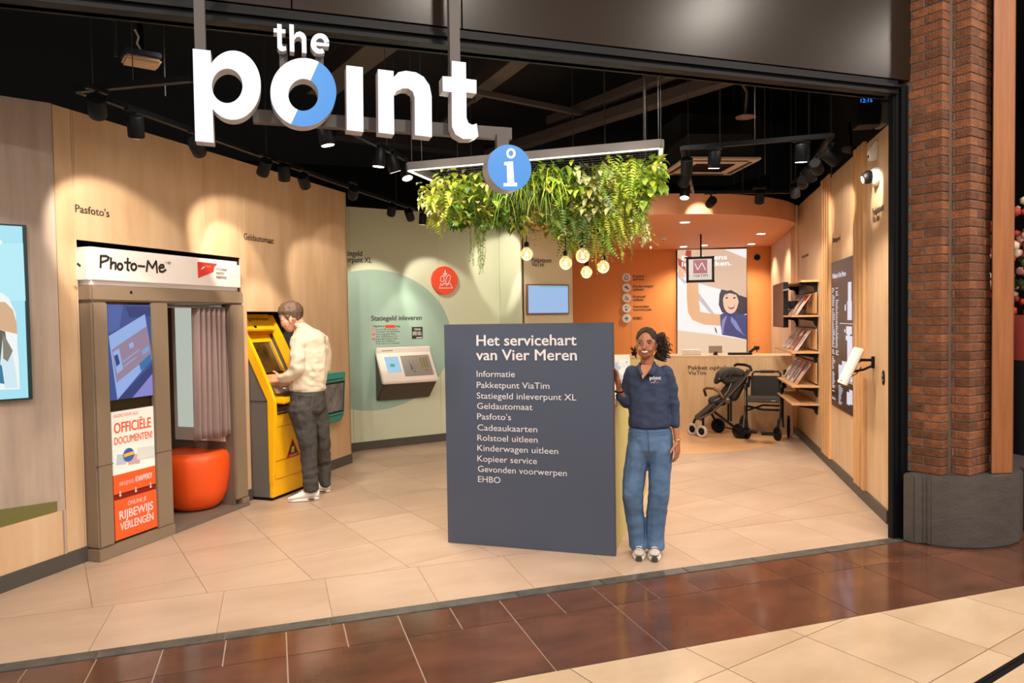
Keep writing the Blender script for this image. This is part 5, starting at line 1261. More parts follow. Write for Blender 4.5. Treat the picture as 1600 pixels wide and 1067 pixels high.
# light bulbs
MG = mat('clear_glass', 'fff0dc', .03)
_n = MG.node_tree.nodes; _lw = _n.new('ShaderNodeLayerWeight'); _lw.inputs[0].default_value = .35; _mr = _n.new('ShaderNodeMapRange'); _mr.inputs[3].default_value = .1; _mr.inputs[4].default_value = .75
MG.node_tree.links.new(_lw.outputs['Facing'], _mr.inputs[0]); MG.node_tree.links.new(_mr.outputs[0], _n['Principled BSDF'].inputs['Alpha'])
MFIL = emis('filament', 'ffb860', 14)
for k, (bx, by, br, bd, lb_) in enumerate([(821, 396, 9.8, .35, 'leftmost clear globe bulb hanging from the plants'), (882, 411, 10, .35, 'second clear globe bulb from the left'), (908.5, 400, 11, .1, 'middle clear globe bulb, highest of the right group'), (914.5, 426, 9, .7, 'lowest clear globe bulb behind the middle one'), (941, 418, 9.6, .5, 'rightmost clear globe bulb')]):
    P_ = fr_at(bx, bd); dz = (P_-CO).dot(FW); P_.z = H+(497-by)*dz/F; R_ = br*dz/F
    o = empty('globe_bulb', T(*P_), lb_, 'light bulb', 'globe bulbs below the plants')
    prof = [(R_*sin(a), -R_*cos(a)) for a in [i*pi/18 for i in range(1, 16)]]+[(R_*.36, R_*1.02), (R_*.33, R_*1.2)]
    MB().lathe(prof, 28).build('glass', MG, o)
    MB().lathe([(R_*.34, R_*1.12), (R_*.4, R_*1.2), (R_*.4, R_*1.75), (R_*.12, R_*2.0)], 20).build('socket', M_BLACK, o)
    MB().tube([(0, 0, R_*1.9), (0, 0, zf-P_.z)], .0035, 6).build('cord', M_BLACK, o)
    MB().tube([(0, 0, R_*1.1), (0, 0, R_*.3)], .005, 8).build('stem', mat('frosted_stem', 'e8c890', .4, emit=.3), o)
    mb = MB()
    for i in range(4):
        a = i*pi/2; mb.tube([(.006*cos(a), .006*sin(a), R_*.35), (.011*cos(a), .011*sin(a), -R_*.35)], .003, 5)
    mb.build('filament', MFIL, o)
    light('bulb_lamp', 'POINT', P_+V((0, 0, -R_*1.2)), 2.2, (1, .7, .4), None, .03)

# ================================================================== LEFT SCREEN
yS = -.07
s1_ = L(FN, 36, 354, yS); s2_ = L(FN, 47, 621, yS); szt, szb = L(FN, 36, 354, yS)[1], s2_[1]
sr = (s1_[0]+s2_[0])/2+.005
sg = empty('advertising_screen', FN, 'large upright advertising screen with a pale blue picture at the far left', 'screen')
MB().box(sr-1.0, sr+.012, yS, -.018, szb-.012, szt+.012).build('casing', mat('screen_case', '17343a', .3), sg, bevel=.003)
MB().box(sr-.99, sr-.012, yS-.002, yS, szb, szt).build('screen', emis('ad_sky', 'a4e0f0', 1.0), sg)
def SQ(x, y): return L(FN, x, y, yS-.004)
mb = MB()
def sq(pts, k, mi): mb.prism([L(FN, x, y, yS-.0025-.001*k) for x, y in pts], yS-.0035-.001*k, yS-.0025-.001*k, mi)
sq([(-30, 380), (36, 380), (40, 470), (-30, 470)], 0, 0)
sq([(-30, 455), (4, 458), (14, 466), (24, 488), (27, 520), (27, 540), (29, 560), (31, 608), (-30, 610)], 1, 1)
sq([(-30, 470), (8, 472), (20, 484), (26, 505), (27, 522), (10, 518), (-30, 505)], 2, 2)
sq([(-30, 505), (8, 518), (12, 545), (4, 570), (-30, 560)], 3, 3)
sq([(4, 530), (18, 545), (24, 575), (28, 606), (8, 607), (0, 570)], 4, 4)
sq([(-4, 565), (3, 572), (7, 600), (-4, 598)], 5, 5)
sq([(4, 520), (10, 530), (20, 548), (12, 565), (5, 560)], 5, 6)
mb.build('picture', [emis('ad_pale', 'b2e8f4', 1.0), emis('ad_white', 'eef2f2', 1.0), emis('ad_skin', 'd8b088', .95), emis('ad_olive', '6e6a58', .7), emis('ad_ltblue', 'cfe6f0', 1.0), emis('ad_dkblue', '2c84a8', .8), emis('ad_shadow', '8f8a78', .8)], sg)
mb = MB(); a_ = L(FN, -14, 402, yS-.004); b2_ = L(FN, 4.5, 402, yS-.004); text(mb, "?", b2_[0]-.09, b2_[0], a_[1], .13, yS-.0035, .02)
mb.build('lettering', emis('ad_text', 'ffffff', 1.1), sg)

# ================================================================== FLOWERS AT THE RIGHT EDGE
fpz = V((6.75, 4.9, 0))
fpz = fl(1597, 720)
fp = empty('flower_display', T(6.95, 4.75, 0), 'red and pink flowers in a red tub far right beyond the pillar', 'flowers')
MB().lathe([(.22, .0), (.26, .9), (.28, 1.2)], 20).build('stand', M_BLACKM, fp); MB().lathe([(.28, 1.2), (.34, 1.62)], 20).build('tub', mat('tub_red', 'b04a40', .5), fp)
random.seed(5); mb = MB()
for i in range(260):
    a = random.uniform(0, 6.28); r__ = .42*sqrt(random.random()); z = 1.6+random.random()*1.1; mb.ell((r__*cos(a), r__*sin(a), z), random.uniform(.025, .05), 6, random.choice([0, 0, 1, 2, 3]))
mb.build('blooms', [mat('fl_red', 'b8362c', .6), mat('fl_pink', 'e0988c', .6), mat('fl_cream', 'e6cdb4', .6), mat('fl_green', '4c5a2c', .6)], fp, kind='stuff')
# ================================================================== PEOPLE
def pframe(x, y):
    """frame at a floor point: x to the picture's right, y away from the camera"""
    p = fl(x, y); d = (p-CO); d.z = 0
    s = F/((p-CO).dot(FW)); return frame((p.x, p.y, 0), atan2(d.y, d.x)-pi/2), s
def at(fr, x, y, d=0):
    u, z = L(fr, x, y, d); return (u, d, z)
def depth_on_floor(fr, x, y): return (fr.inverted() @ fl(x, y)).y
def hull_pair(bm, a, ra, b, rb, n=10):
    t = bmesh.new(); pts = []
    for c, r in ((a, ra), (b, rb)):
        for i in range(1, 6):
            al = pi*i/6
            for j in range(n):
                be = 2*pi*j/n; pts.append((c[0]+r[0]*sin(al)*cos(be), c[1]+r[1]*sin(al)*sin(be), c[2]-r[2]*cos(al)))
        pts += [(c[0], c[1], c[2]-r[2]), (c[0], c[1], c[2]+r[2])]
    for p in pts: t.verts.new(p)
    r_ = bmesh.ops.convex_hull(t, input=t.verts)
    bmesh.ops.delete(t, geom=[v for v in t.verts if not v.link_faces], context='VERTS')
    me = bpy.data.meshes.new('tmp'); t.to_mesh(me); t.free(); bm.from_mesh(me); bpy.data.meshes.remove(me)
class Body:
    def __init__(s, fr, sc): s.fr, s.sc = fr, sc; s.bm = bmesh.new()
    def P(s, x, y, d=0): return at(s.fr, x, y, d)
    def chain(s, pts):
        """pts: (px, py, depth_m, rx_px, [depth radius m or None])"""
        q = []
        for p in pts:
            x, y, d, r = p[:4]; rd = p[4] if len(p) > 4 else r/s.sc; rz = (p[5] if len(p) > 5 else r)/s.sc
            q.append((s.P(x, y, d), (r/s.sc, rd, min(rz, max(r/s.sc, rd)))))
        if len(q) == 1: q.append(q[0])
        for (a, ra), (b, rb) in zip(q, q[1:]): hull_pair(s.bm, a, ra, b, rb)
        return s
    def raw(s, pts):
        for (a, ra), (b, rb) in zip(pts, pts[1:]): hull_pair(s.bm, a, (ra,)*3, b, (rb,)*3, 8)
        return s
    def build(s, name, m, parent, voxel=.008, smooth=6, sub=False, fold=0, fscale=9, cutter=None, **kw):
        me = bpy.data.meshes.new(name); s.bm.to_mesh(me); s.bm.free()
        o = bpy.data.objects.new(name, me); C.objects.link(o)
        r = o.modifiers.new('r', 'REMESH'); r.mode = 'VOXEL'; r.voxel_size = voxel; r.use_smooth_shade = True
        sm_ = o.modifiers.new('s', 'SMOOTH'); sm_.factor = .5; sm_.iterations = smooth
        dg = bpy.context.evaluated_depsgraph_get(); dg.update()
        m2 = bpy.data.meshes.new_from_object(o.evaluated_get(dg)); o.modifiers.clear(); o.data = m2; bpy.data.meshes.remove(me)
        if fold:
            nr = [v.normal.copy() for v in m2.vertices]
            for v, n_ in zip(m2.vertices, nr):
                k = noise.noise(V((v.co.x*fscale*1.3, v.co.y*fscale, v.co.z*fscale*.9+3*noise.noise(v.co*4))))
                k2 = noise.noise(V((v.co.x*fscale*2.3+9, v.co.y*fscale*2, v.co.z*fscale*3.2)))
                v.co += n_*(fold*(k*.7+.45*k2))
        if cutter:
            bm = bmesh.new(); bm.from_mesh(m2); bmesh.ops.delete(bm, geom=[v for v in bm.verts if cutter(v.co)], context='VERTS'); bm.to_mesh(m2); bm.free()
        for p in m2.polygons: p.use_smooth = True
        m2.name = name; m2.materials.clear(); m2.materials.append(m); o.parent = parent; props(o, **kw); return o

def hand(B, wrist, dirv, side, palm_n, s=1.0, curl=.5, spread=.12):
    """five fingered hand: wrist point, pointing direction, side = thumb side direction, palm normal (towards the palm)"""
    d = V(dirv).normalized(); t = V(side); t = (t-d*t.dot(d)).normalized(); n_ = V(palm_n); n_ = (n_-d*n_.dot(d)-t*n_.dot(t)).normalized(); w0 = V(wrist)
    for a in (-.028, -.01, .01, .028):
        B.raw([(w0+t*a*.7*s, .014*s), (w0+d*.08*s+t*a*s, .013*s)])
    B.raw([(w0-d*.03*s, .019*s), (w0+d*.02*s, .02*s)])
    for a, ln_ in ((.030, .068), (.010, .078), (-.010, .073), (-.029, .058)):
        p = w0+d*.082*s+t*a*s; dd = (d+t*a*spread*8).normalized(); pts = [(p-dd*.01, .0088*s)]
        for q, fr_ in enumerate((.45, .3, .25)):
            dd = (dd+n_*curl*(.35+.3*q)).normalized(); p = p+dd*ln_*fr_*s; pts.append((p, (.0085-.0008*q)*s))
        B.raw(pts)
    p = w0+d*.015*s+t*.025*s; dd = (d*.7+t*.8+n_*.2).normalized(); pts = [(p, .013*s)]
    for q, l_ in enumerate((.035, .03, .024)):
        p = p+dd*l_*s; pts.append((p, (.0112-.001*q)*s)); dd = (dd+d*.35+n_*curl*.3).normalized()
    B.raw(pts)

M_SKINB = mat('brown_skin', 'a3694a', .5, nscale=8, namt=.06); M_SKINL = mat('fair_skin', 'd9a184', .5)
M_HAIRB = mat('dark_curly_hair', '3a251a', .75, nscale=60, c2='20130c'); M_HAIRM = mat('brown_short_hair', '6b5140', .6, nscale=60, c2='4a372c', stretch=(1, 1, .3))
M_POLO = mat('navy_polo', '2c3752', .85, bump=.25, bscale=500, nscale=3, namt=.1)
M_JEAN = mat('blue_denim', '5b7798', .85, nscale=5, c2='3f5a80', bump=.25, bscale=350, contrast=.25)
M_JEANK = mat('charcoal_denim', '4a4745', .9, nscale=5, c2='33302f', bump=.25, bscale=350, contrast=.3)
M_SWEAT = mat('cream_knit', 'ddcfbb', .9, bump=.3, bscale=500)
M_SHOE = mat('white_trainer', 'e4ddd6', .5); M_SOLE = mat('dark_sole', '3c3a38', .6); M_SHOEG = mat('grey_mesh', 'b5aaa2', .7)
# ---------------------------------------------------------------- woman
FWm, sw_ = pframe(1012, 866)
woman = empty('person', FWm, 'smiling woman in a navy polo top and blue jeans beside the slate panel', 'person')
WX, WB = 1012, 869.0
def wb(): return Body(FWm, sw_)
B = wb()
B.chain([(1010, 530, .02, 15.5, .088), (1010, 535, .015, 16, .088)])
B.chain([(1009, 540, -.005, 15, .07), (1008.3, 549, -.015, 11.8, .055), (1008, 554.5, -.025, 6.5, .035)])
B.chain([(1006.6, 543.8, -.085, 2.5, .012)]); B.chain([(1007.3, 536, -.07, 1.6, .01), (1006.8, 542.5, -.083, 2, .012)])
B.chain([(994.5, 540, .01, 2, .012), (994.8, 544, .01, 1.5, .01)]); B.chain([(1025.6, 538, .02, 2.2, .014), (1025.2, 543, .02, 1.6, .01)])
B.chain([(1000, 546, -.052, 4, .02)]); B.chain([(1015, 546, -.052, 4, .02)])
B.chain([(1011, 555, .02, 10.2), (1011.5, 580, .03, 11)])
B.chain([(1011, 585, .03, 22, .05, 8), (1012, 602, .02, 26, .07, 12), (1014, 640, .02, 24, .075), (1015, 662, .02, 25, .075), (1015, 688, .02, 27, .08, 8), (1015, 696, .02, 26, .08, 6)])
B.chain([(988, 588, .03, 7), (979, 612, .06, 6.5), (978.5, 629, .03, 5.5), (967.5, 610, -.04, 5.2)])   # right arm, hand to panel
B.chain([(1038, 588, .03, 7), (1049, 620, .035, 6.5), (1053, 650, .03, 5.8), (1058, 686, -.01, 4.8)])
B.chain([(1000, 705, .02, 17), (992, 770, .01, 10), (998, 845, .03, 6)]); B.chain([(1030, 705, .02, 17), (1028, 770, .01, 10), (1024, 845, .03, 6)])
B.chain([(998, 856, .02, 6), (998, 862, -.06, 6)]); B.chain([(1022, 856, .02, 6), (1022, 862, -.06, 6)])
wr_ = V(B.P(1058.5, 690, -.01)); hand(B, wr_, V(B.P(1058, 725, -.03))-wr_, (-.45, -1, 0), (-1, .3, 0), .92, .5)
hp_ = V(B.P(966.5, 606, -.045)); hand(B, hp_, (-.12, -.15, 1), (.35, -.8, .3), (-1, .1, .1), .9, .15)
B.build('body', M_SKINB, woman, .0045, 5)
# polo top
B = wb()
B.chain([(1010, 582, .03, 20, .07, 3), (1011, 585, .03, 33, .078, 8), (1012, 600, .02, 33, .095), (1013, 625, .015, 32, .1), (1014.5, 648, .015, 32.5, .1), (1015, 660, .015, 34, .102, 6)])
B.chain([(1015, 660, .015, 33.5, .104, 5), (1015, 666, .015, 32.5, .1, 3)])
B.chain([(986, 582, .03, 11.5), (980.5, 600, .05, 10.5), (979, 615, .06, 10), (979, 629, .035, 9)]); B.chain([(979, 629, .035, 9.5), (972, 622, .0, 8.2), (968.5, 617.5, -.022, 7)])
B.chain([(1040, 582, .03, 12), (1048, 605, .035, 11), (1052, 635, .035, 9.5), (1053.5, 648, .03, 8.6)]); B.chain([(1053.5, 648, .03, 8.6), (1054.5, 662, .01, 7.4)])
B.build('polo_top', M_POLO, woman, .007, 3, fold=.01, fscale=9)
# collar with open V
mb = MB()
def wP(x, y, d): return at(FWm, x, y, d)
for sg, pts in ((-1, [(999.5, 567, .06), (997, 571, .0), (996, 577, -.06), (1000.5, 588, -.1), (1004, 584, -.108), (1000, 572, -.055), (1000, 566, .02)]), (1, [(1022, 564, .06), (1025, 569, .0), (1028, 574, -.055), (1022, 587, -.1), (1012, 583, -.11), (1020, 573, -.06), (1021.5, 565, .02)])):
    mb.add([wP(*p) for p in pts], [(0, 1, 6), (1, 5, 6), (1, 2, 5), (2, 4, 5), (2, 3, 4)], 0, None, True)
cl_ = mb.build('collar', M_POLO, woman); md = cl_.modifiers.new('s', 'SOLIDIFY'); md.thickness = .008; md.offset = 0
mb = MB(); mb.add([wP(1001, 574, -.05), wP(1020, 574, -.052), wP(1004.5, 592.5, -.1075), wP(1011, 570, -.03)], [(0, 1, 2)], 0)
mb.add([wP(1001.5, 570, -.045), wP(1019.5, 570, -.045), wP(1012.5, 583, -.1), wP(1004, 592, -.112), wP(1001, 582, -.1)], [(0, 1, 2, 3, 4)], 0); mb.build('neckline', M_SKINB, woman)
# logo on chest
mb = MB(); x0_, _, z0__ = wP(1015, 593, -.112)
text(mb, "p\u00f3\u0131nt", x0_, wP(1033, 593, -.112)[0], z0__, .026, -.112, .02, 0); mb.box(wP(1022, 595, -.112)[0], wP(1024.5, 595, -.112)[0], -.113, -.112, wP(1022, 595.5, -.112)[2], wP(1022, 594.7, -.112)[2], 0)
text(mb, "service", wP(1016.8, 598, -.112)[0], wP(1022.5, 598, -.112)[0], wP(1016, 598.2, -.112)[2], .009, -.112, .01, 0); text(mb, "team", wP(1023, 598, -.112)[0], wP(1029, 598, -.112)[0], wP(1016, 598.2, -.112)[2], .009, -.112, .02, 1)
mb.build('lettering', [M_WINK, M_REDPR], woman, kind='stuff')
# jeans
B = wb()
B.chain([(1015.5, 669, .02, 33, .09, 5), (1016, 690, .02, 35, .105), (1016, 700, .02, 35.5, .108, 12)])
B.chain([(999, 700, .02, 19.5, .1), (992, 735, .01, 17.8, .085), (988.5, 770, -.02, 17.2, .08), (991, 800, .02, 14.8, .075), (995.5, 838, .03, 13.2, .08), (997, 855, .02, 13.4, .085, 4)])
B.chain([(1032, 700, .02, 19.8, .1), (1031, 735, .01, 17.5, .085), (1029.5, 770, .0, 16.2, .08), (1025.5, 805, .02, 16, .075), (1023.5, 840, .03, 14.5, .085), (1024, 855, .02, 14.6, .09, 4)])
B.build('jeans', M_JEAN, woman, .007, 4, fold=.008, fscale=9)
mb = MB(); mb.tube([wP(1012, 672, -.076), wP(1013, 690, -.1), wP(1014.5, 705, -.09)], .0035, 5); mb.tube([wP(984, 673.5, -.06), wP(999, 675, -.085), wP(1015, 675.5, -.088), wP(1031, 675, -.083), wP(1047, 673, -.05)], .002, 5); mb.build('seam', mat('denim_seam', '39567c', .8), woman)
# hair
B = wb()
B.chain([(1010.5, 527, .025, 16.4, .092), (1011, 533, .035, 16.8, .084)])
hx, _, hz = wP(1008.5, 517.5, -.06); he = wP(1008, 543, 0)[2]
ho = B.build('hair', M_HAIRB, woman, .005, 3, cutter=lambda c: (c.y < .012 and c.z < hz-22*(c.x-hx)**2) or (c.z < he-.3*max(0, .05-c.y)))
md = ho.modifiers.new('s', 'SOLIDIFY'); md.thickness = .003; md.offset = 0
random.seed(11); mb = MB()
for i in range(150):
    # corkscrew curls of the pony tail
    u_ = random.random(); a = random.uniform(0, 6.28); r__ = sqrt(random.random())
    cx_, cy_ = 1032+8.5*r__*cos(a), 541+18*r__*sin(a); p = V(wP(cx_, cy_, .06+random.uniform(-.045, .045)))
    d = V((random.uniform(.0, 1), random.uniform(-.5, .5), random.uniform(-1, .15))).normalized(); s_ = d.orthogonal().normalized(); t_ = d.cross(s_); pts = []
    for q in range(9): pts.append(p+d*.006*q+(s_*cos(q*1.3)+t_*sin(q*1.3))*.007)
    mb.tube(pts, .0035, 4)
for i in range(14):
    mb.ell(wP(1027+random.uniform(0, 8), 530+random.uniform(-6, 30), .06), .026, 8)
mb.ell(wP(1027, 535, .08), (.03, .03, .05), 10)
for i in range(8):
    p = V(wP(993.5+random.uniform(-1.5, .5), 543+random.uniform(0, 10), .03)); mb.tube([p+V((0.004*sin(q*1.5), .004*cos(q*1.5), -.006*q)) for q in range(6)], .0022, 4)
mb.build('pony_tail', M_HAIRB, woman, kind='stuff')
# face
mb = MB()
for x in (1000.2, 1014.6):
    mb.ell(wP(x, 536.5, -.0605), (.0115, .008, .006), 12, 0)
    mb.ell(wP(x-.2, 536.5, -.068), (.0062, .003, .0058), 10, 1)
    mb.tube([wP(x-3.2, 536.4, -.064), wP(x-1.2, 534.8, -.0695), wP(x+1.3, 534.8, -.0695), wP(x+3.2, 536.2, -.064)], .0022, 5, 1)
mb.build('eyes', [mat('eye_white', 'd8cfca', .3), mat('iris_dark', '1e120d', .2)], woman)
mb = MB()
for x0_, x1_ in ((996, 1003.5), (1010.5, 1018.5)):
    mb.tube([wP(x0_, 533, -.071 if x0_ > 1005 else -.06), wP((x0_+x1_)/2, 531.3, -.0705), wP(x1_, 533, -.06 if x0_ > 1005 else -.071)], .003, 5)
mb.build('eyebrows', M_HAIRB, woman)
mb = MB(); mb.tube([wP(1001, 548.3, -.055), wP(1003.5, 551, -.064), wP(1007.5, 552, -.067), wP(1011.5, 551, -.064), wP(1013.8, 548.3, -.053)], [.0015, .003, .0036, .003, .0015], 6)
mb.tube([wP(1001, 548.3, -.055), wP(1004, 547.8, -.066), wP(1007.5, 548.1, -.069), wP(1011, 547.8, -.066), wP(1013.8, 548.3, -.053)], [.0015, .0022, .0025, .0022, .0015], 6)
mb.build('lips', mat('lips', '8a4034', .4), woman)
mb = MB(); mb.tube([wP(1001.8, 548.8, -.058), wP(1004, 549.4, -.065), wP(1007.5, 550, -.0685), wP(1011, 549.4, -.065), wP(1013, 548.8, -.056)], [.0012, .0045, .0055, .0045, .0012], 8); mb.build('teeth', mat('teeth', 'f4efe8', .3), woman)
MB().tube([wP(1025.3, 546, .0), wP(1025.5, 549, -.0)], .003, 6).build('earring', M_STEEL, woman)
mb = MB()
pp = [V(wP(1058.3, 686, -.01))+V((.024*cos(a), .024*sin(a), .004*sin(a))) for a in [i*pi/10 for i in range(21)]]
mb.tube(pp, .0035, 6); mb.build('bracelet', mat('gold', 'd9b070', .3, metal=.8), woman)
mb = MB(); pp = [V(wP(967, 611.5, -.037))+V((.026*cos(a), .026*sin(a), .004*sin(a))) for a in [i*pi/10 for i in range(21)]]; mb.tube(pp, .006, 6); mb.build('watch_strap', M_BLACK, woman)
# shoes
for cx_ in (998.5, 1022.5):
    B = wb(); B.chain([(cx_, 858, .06, 7.5, .05, 6), (cx_, 861.5, -.04, 8.5, .05, 5), (cx_, 864, -.1, 9.2, .05, 4)])
    sh_ = B.build('shoe', M_SHOEG, woman, .006, 3)
    x_ = wP(cx_, 864, -.06)[0]
    mb = MB(); mb.flat([(x_+.046*cos(a)*(1 if sin(a) < 0 else .85), -.03+(.13 if sin(a) < 0 else .12)*sin(a)) for a in [i*pi/14 for i in range(28)]], .002, .026); mb.build('sole', M_SHOE, sh_, bevel=.004)
    mb = MB(); mb.box(x_-.022, x_+.022, -.166, -.13, .0, .03); mb.build('toe_cap', M_SOLE, sh_, bevel=.006)
    mb = MB()
    for q in range(4): mb.tube([(x_-.02, -.08+q*.022, .058+q*.008), (x_, -.085+q*.022, .066+q*.008), (x_+.02, -.08+q*.022, .058+q*.008)], .003, 5)
    mb.build('laces', M_SHOE, sh_)
# ---------------------------------------------------------------- man
FMn, sm2 = pframe(482, 776)
dml = depth_on_floor(FMn, 475, 782); dmr = depth_on_floor(FMn, 506, 769)
man = empty('person', FMn, 'man in a cream sweater and charcoal jeans using the yellow cash machine', 'person')
MX, MB0 = 482, 776.0
def mbn(): return Body(FMn, sm2)
def mP(x, y, d): return at(FMn, x, y, d)
B = mbn()
B.chain([(452, 491, .0, 16, .08), (458, 492, .0, 14.5, .08)])
B.chain([(450, 503, .0, 11.5, .07), (452.5, 512, .0, 7, .045)])
B.chain([(446.5, 507, .0, 2.6, .012), (445.3, 511, .0, 2.2, .012)]); B.chain([(443, 499, .0, 5, .06), (448, 512, .0, 4, .04)])
B.chain([(453.5, 499, -.078, 2.6, .012), (454.5, 503.5, -.078, 1.8, .01)])
B.chain([(464, 500, .0, 9.5, .06), (473, 516, .0, 9.5, .06)])
B.chain([(482, 532, .0, 20, .08, 8), (484, 560, .0, 22, .1, 12), (481, 598, .0, 21, .1, 12), (480, 618, .0, 19, .09, 8)])
B.chain([(468, 538, -.09, 8), (465, 580, -.13, 6.5), (440, 590, -.05, 5.5)]); B.chain([(502, 538, .1, 7.5), (506, 575, .15, 6.5), (470, 593, .1, 5), (450, 597, .06, 5)])
B.chain([(472, 632, -.04, 12), (480, 690, -.08, 8), (486, 762, dml, 5)]); B.chain([(495, 632, .05, 9), (504, 692, .11, 7), (507, 755, dmr, 5)])
B.chain([(486, 768, dml, 6), (486, 776, dml, 5)]); B.chain([(508, 758, dmr, 5), (507, 764, dmr, 4)])
hw1 = V(mP(438, 591, -.05)); hand(B, hw1, (-1, .35, -.05), (.0, .4, 1), (0, .5, -.8), 1.0, .5)
hw2 = V(mP(452, 597.5, .04)); hand(B, hw2, (-1, .1, -.05), (0, -.4, 1), (0, -.3, -.9), 1.0, .8)
B.build('body', M_SKINL, man, .005, 4)
B = mbn()
B.chain([(469, 506, .0, 10.5, .072, 3), (475, 513, .0, 13.5, .09, 5), (483, 526, .0, 25.5, .14, 9), (485, 545, .0, 27.5, .15), (484, 575, .0, 28, .15), (481, 598, .0, 27.8, .135), (480.5, 607, .0, 28.5, .13, 4)])
B.chain([(466, 533, -.1, 12), (465, 555, -.13, 12), (464.5, 576, -.14, 11.5)]); B.chain([(464.5, 577, -.14, 11), (452, 587, -.1, 8.8), (441, 591, -.06, 6.8)])
B.chain([(503, 533, .11, 11.5), (507, 555, .14, 11), (506, 575, .16, 10)]); B.chain([(505, 576, .16, 9.5), (480, 590, .13, 8), (458, 597, .08, 6.5)])
B.build('sweater', M_SWEAT, man, .008, 3, fold=.015, fscale=8)
B = mbn()
B.chain([(480.5, 612, .0, 27, .125, 5), (480, 625, .0, 28.5, .135), (481, 640, .0, 28.5, .13, 8)])
B.chain([(469, 640, -.05, 20, .12), (476, 665, -.06, 17.5, .1), (481, 690, -.09, 14.5, .09), (483, 720, -.09, 12.5, .08), (485, 750, dml, 11.5, .075), (486, 765, dml, 12.3, .08, 4)])
B.chain([(495, 640, .06, 16, .11), (502, 665, .07, 13.5, .1), (504.5, 695, .1, 12.5, .09), (506, 725, .16, 11, .08), (507, 748, dmr, 9.5, .07), (507.5, 757, dmr, 9, .07, 4)])
B.build('trousers', M_JEANK, man, .008, 3, fold=.014, fscale=8)
mb = MB(); mb.tube([mP(462, 616, -.13), mP(480, 618, -.14), mP(492, 616, -.12)], .002, 5); mb.tube([mP(463, 619, -.128), mP(466, 634, -.142), mP(476, 640, -.145), mP(487, 636, -.138), mP(489, 618, -.13)], .002, 5); mb.build('pocket_seam', mat('grey_seam', '6a6663', .8), man)
B = mbn()
B.chain([(449, 486, .0, 14.5, .085), (457, 487, .0, 17, .088), (463, 496, .0, 9.5, .07)]); B.chain([(440, 489, .0, 4.5, .05), (445, 482, .0, 6, .06)]); B.chain([(441, 494, .0, 3, .045), (438.5, 499, .0, 2, .03)])
B.chain([(449, 494, -.055, 4, .03), (451.5, 499, -.07, 1.6, .01)])
B.build('hair', M_HAIRM, man, .006, 2, fold=.006, fscale=30)
mb = MB(); mb.tube([mP(442.3, 503, -.03), mP(444.6, 502.3, -.05)], .003, 5); mb.build('eyebrow', M_HAIRM, man)
mb = MB(); mb.tube([mP(443.3, 505.3, -.035), mP(445, 505.3, -.05)], .002, 5); mb.build('eye', M_INK, man)
mb = MB(); mb.tube([mP(447.5, 514.2, -.03), mP(450, 513.5, -.04)], .002, 5); mb.build('mouth', mat('lips_m', 'b0685a', .5), man)
for (x0_, x1_, yb, d_) in ((450, 499, 784, dml), (496, 516, 771, dmr)):
    a, b = at(FMn, x0_, yb, d_)[0], at(FMn, x1_, yb, d_)[0]; s_ = MB(); ln_ = b-a; big = ln_ > .2
    if not big: a = b-.27
    # side profile lofted across the foot: heel at b, toe at a
    prof = [(0, .03, .02, .075), (.04, .03, .034, .1), (.1, .03, .038, .115), (.15, .03, .041, .095), (.2, .03, .045, .075), (.25, .03, .045, .055), (.285, .03, .035, .045), (.3, .03, .018, .036)]
    n = 12; vs = []
    for (t, zb_, hw_, zt2) in prof:
        for q in range(n):
            th_ = 2*pi*q/n; c_, s2 = cos(th_), sin(th_); vs.append((b-t*(b-a)/.3, d_+hw_*c_*(1 if s2 < 0 else (1-.45*s2)), zb_-.008+(zt2-zb_+.008)*(.5+.5*s2)))
    s_.add(vs, [(i*n+q, i*n+(q+1) % n, (i+1)*n+(q+1) % n, (i+1)*n+q) for i in range(len(prof)-1) for q in range(n)], 0, None, True)
    s_.add(vs[:n], [tuple(range(n))], 0); s_.add(vs[-n:], [tuple(range(n))], 0)
    so = s_.build('shoe', M_SHOE, man)
    MB().flat([((a+b)/2+(b-a)/2*1.02*cos(t), d_+.05*sin(t)*(1-.12*cos(t))) for t in [i*pi/12 for i in range(24)]], 0, .028).build('sole', M_SHOE, so, bevel=.006)
    MB().flat([((a+b)/2+(b-a)/2*1.0*cos(t), d_+.049*sin(t)) for t in [i*pi/12 for i in range(24)]], -.001, .004).build('tread', M_SOLE, so)
    MB().ell((b-.07, d_-.046, .02), (.035, .008, .008), 10).build('air_window', M_SOLE, so)
    mb = MB()
    for q in range(4): mb.tube([(a+.1+q*.02, d_-.03, .075+q*.009), (a+.1+q*.02, d_, .087+q*.01), (a+.1+q*.02, d_+.03, .075+q*.009)], .003, 5)
    mb.build('laces', M_SHOE, so)

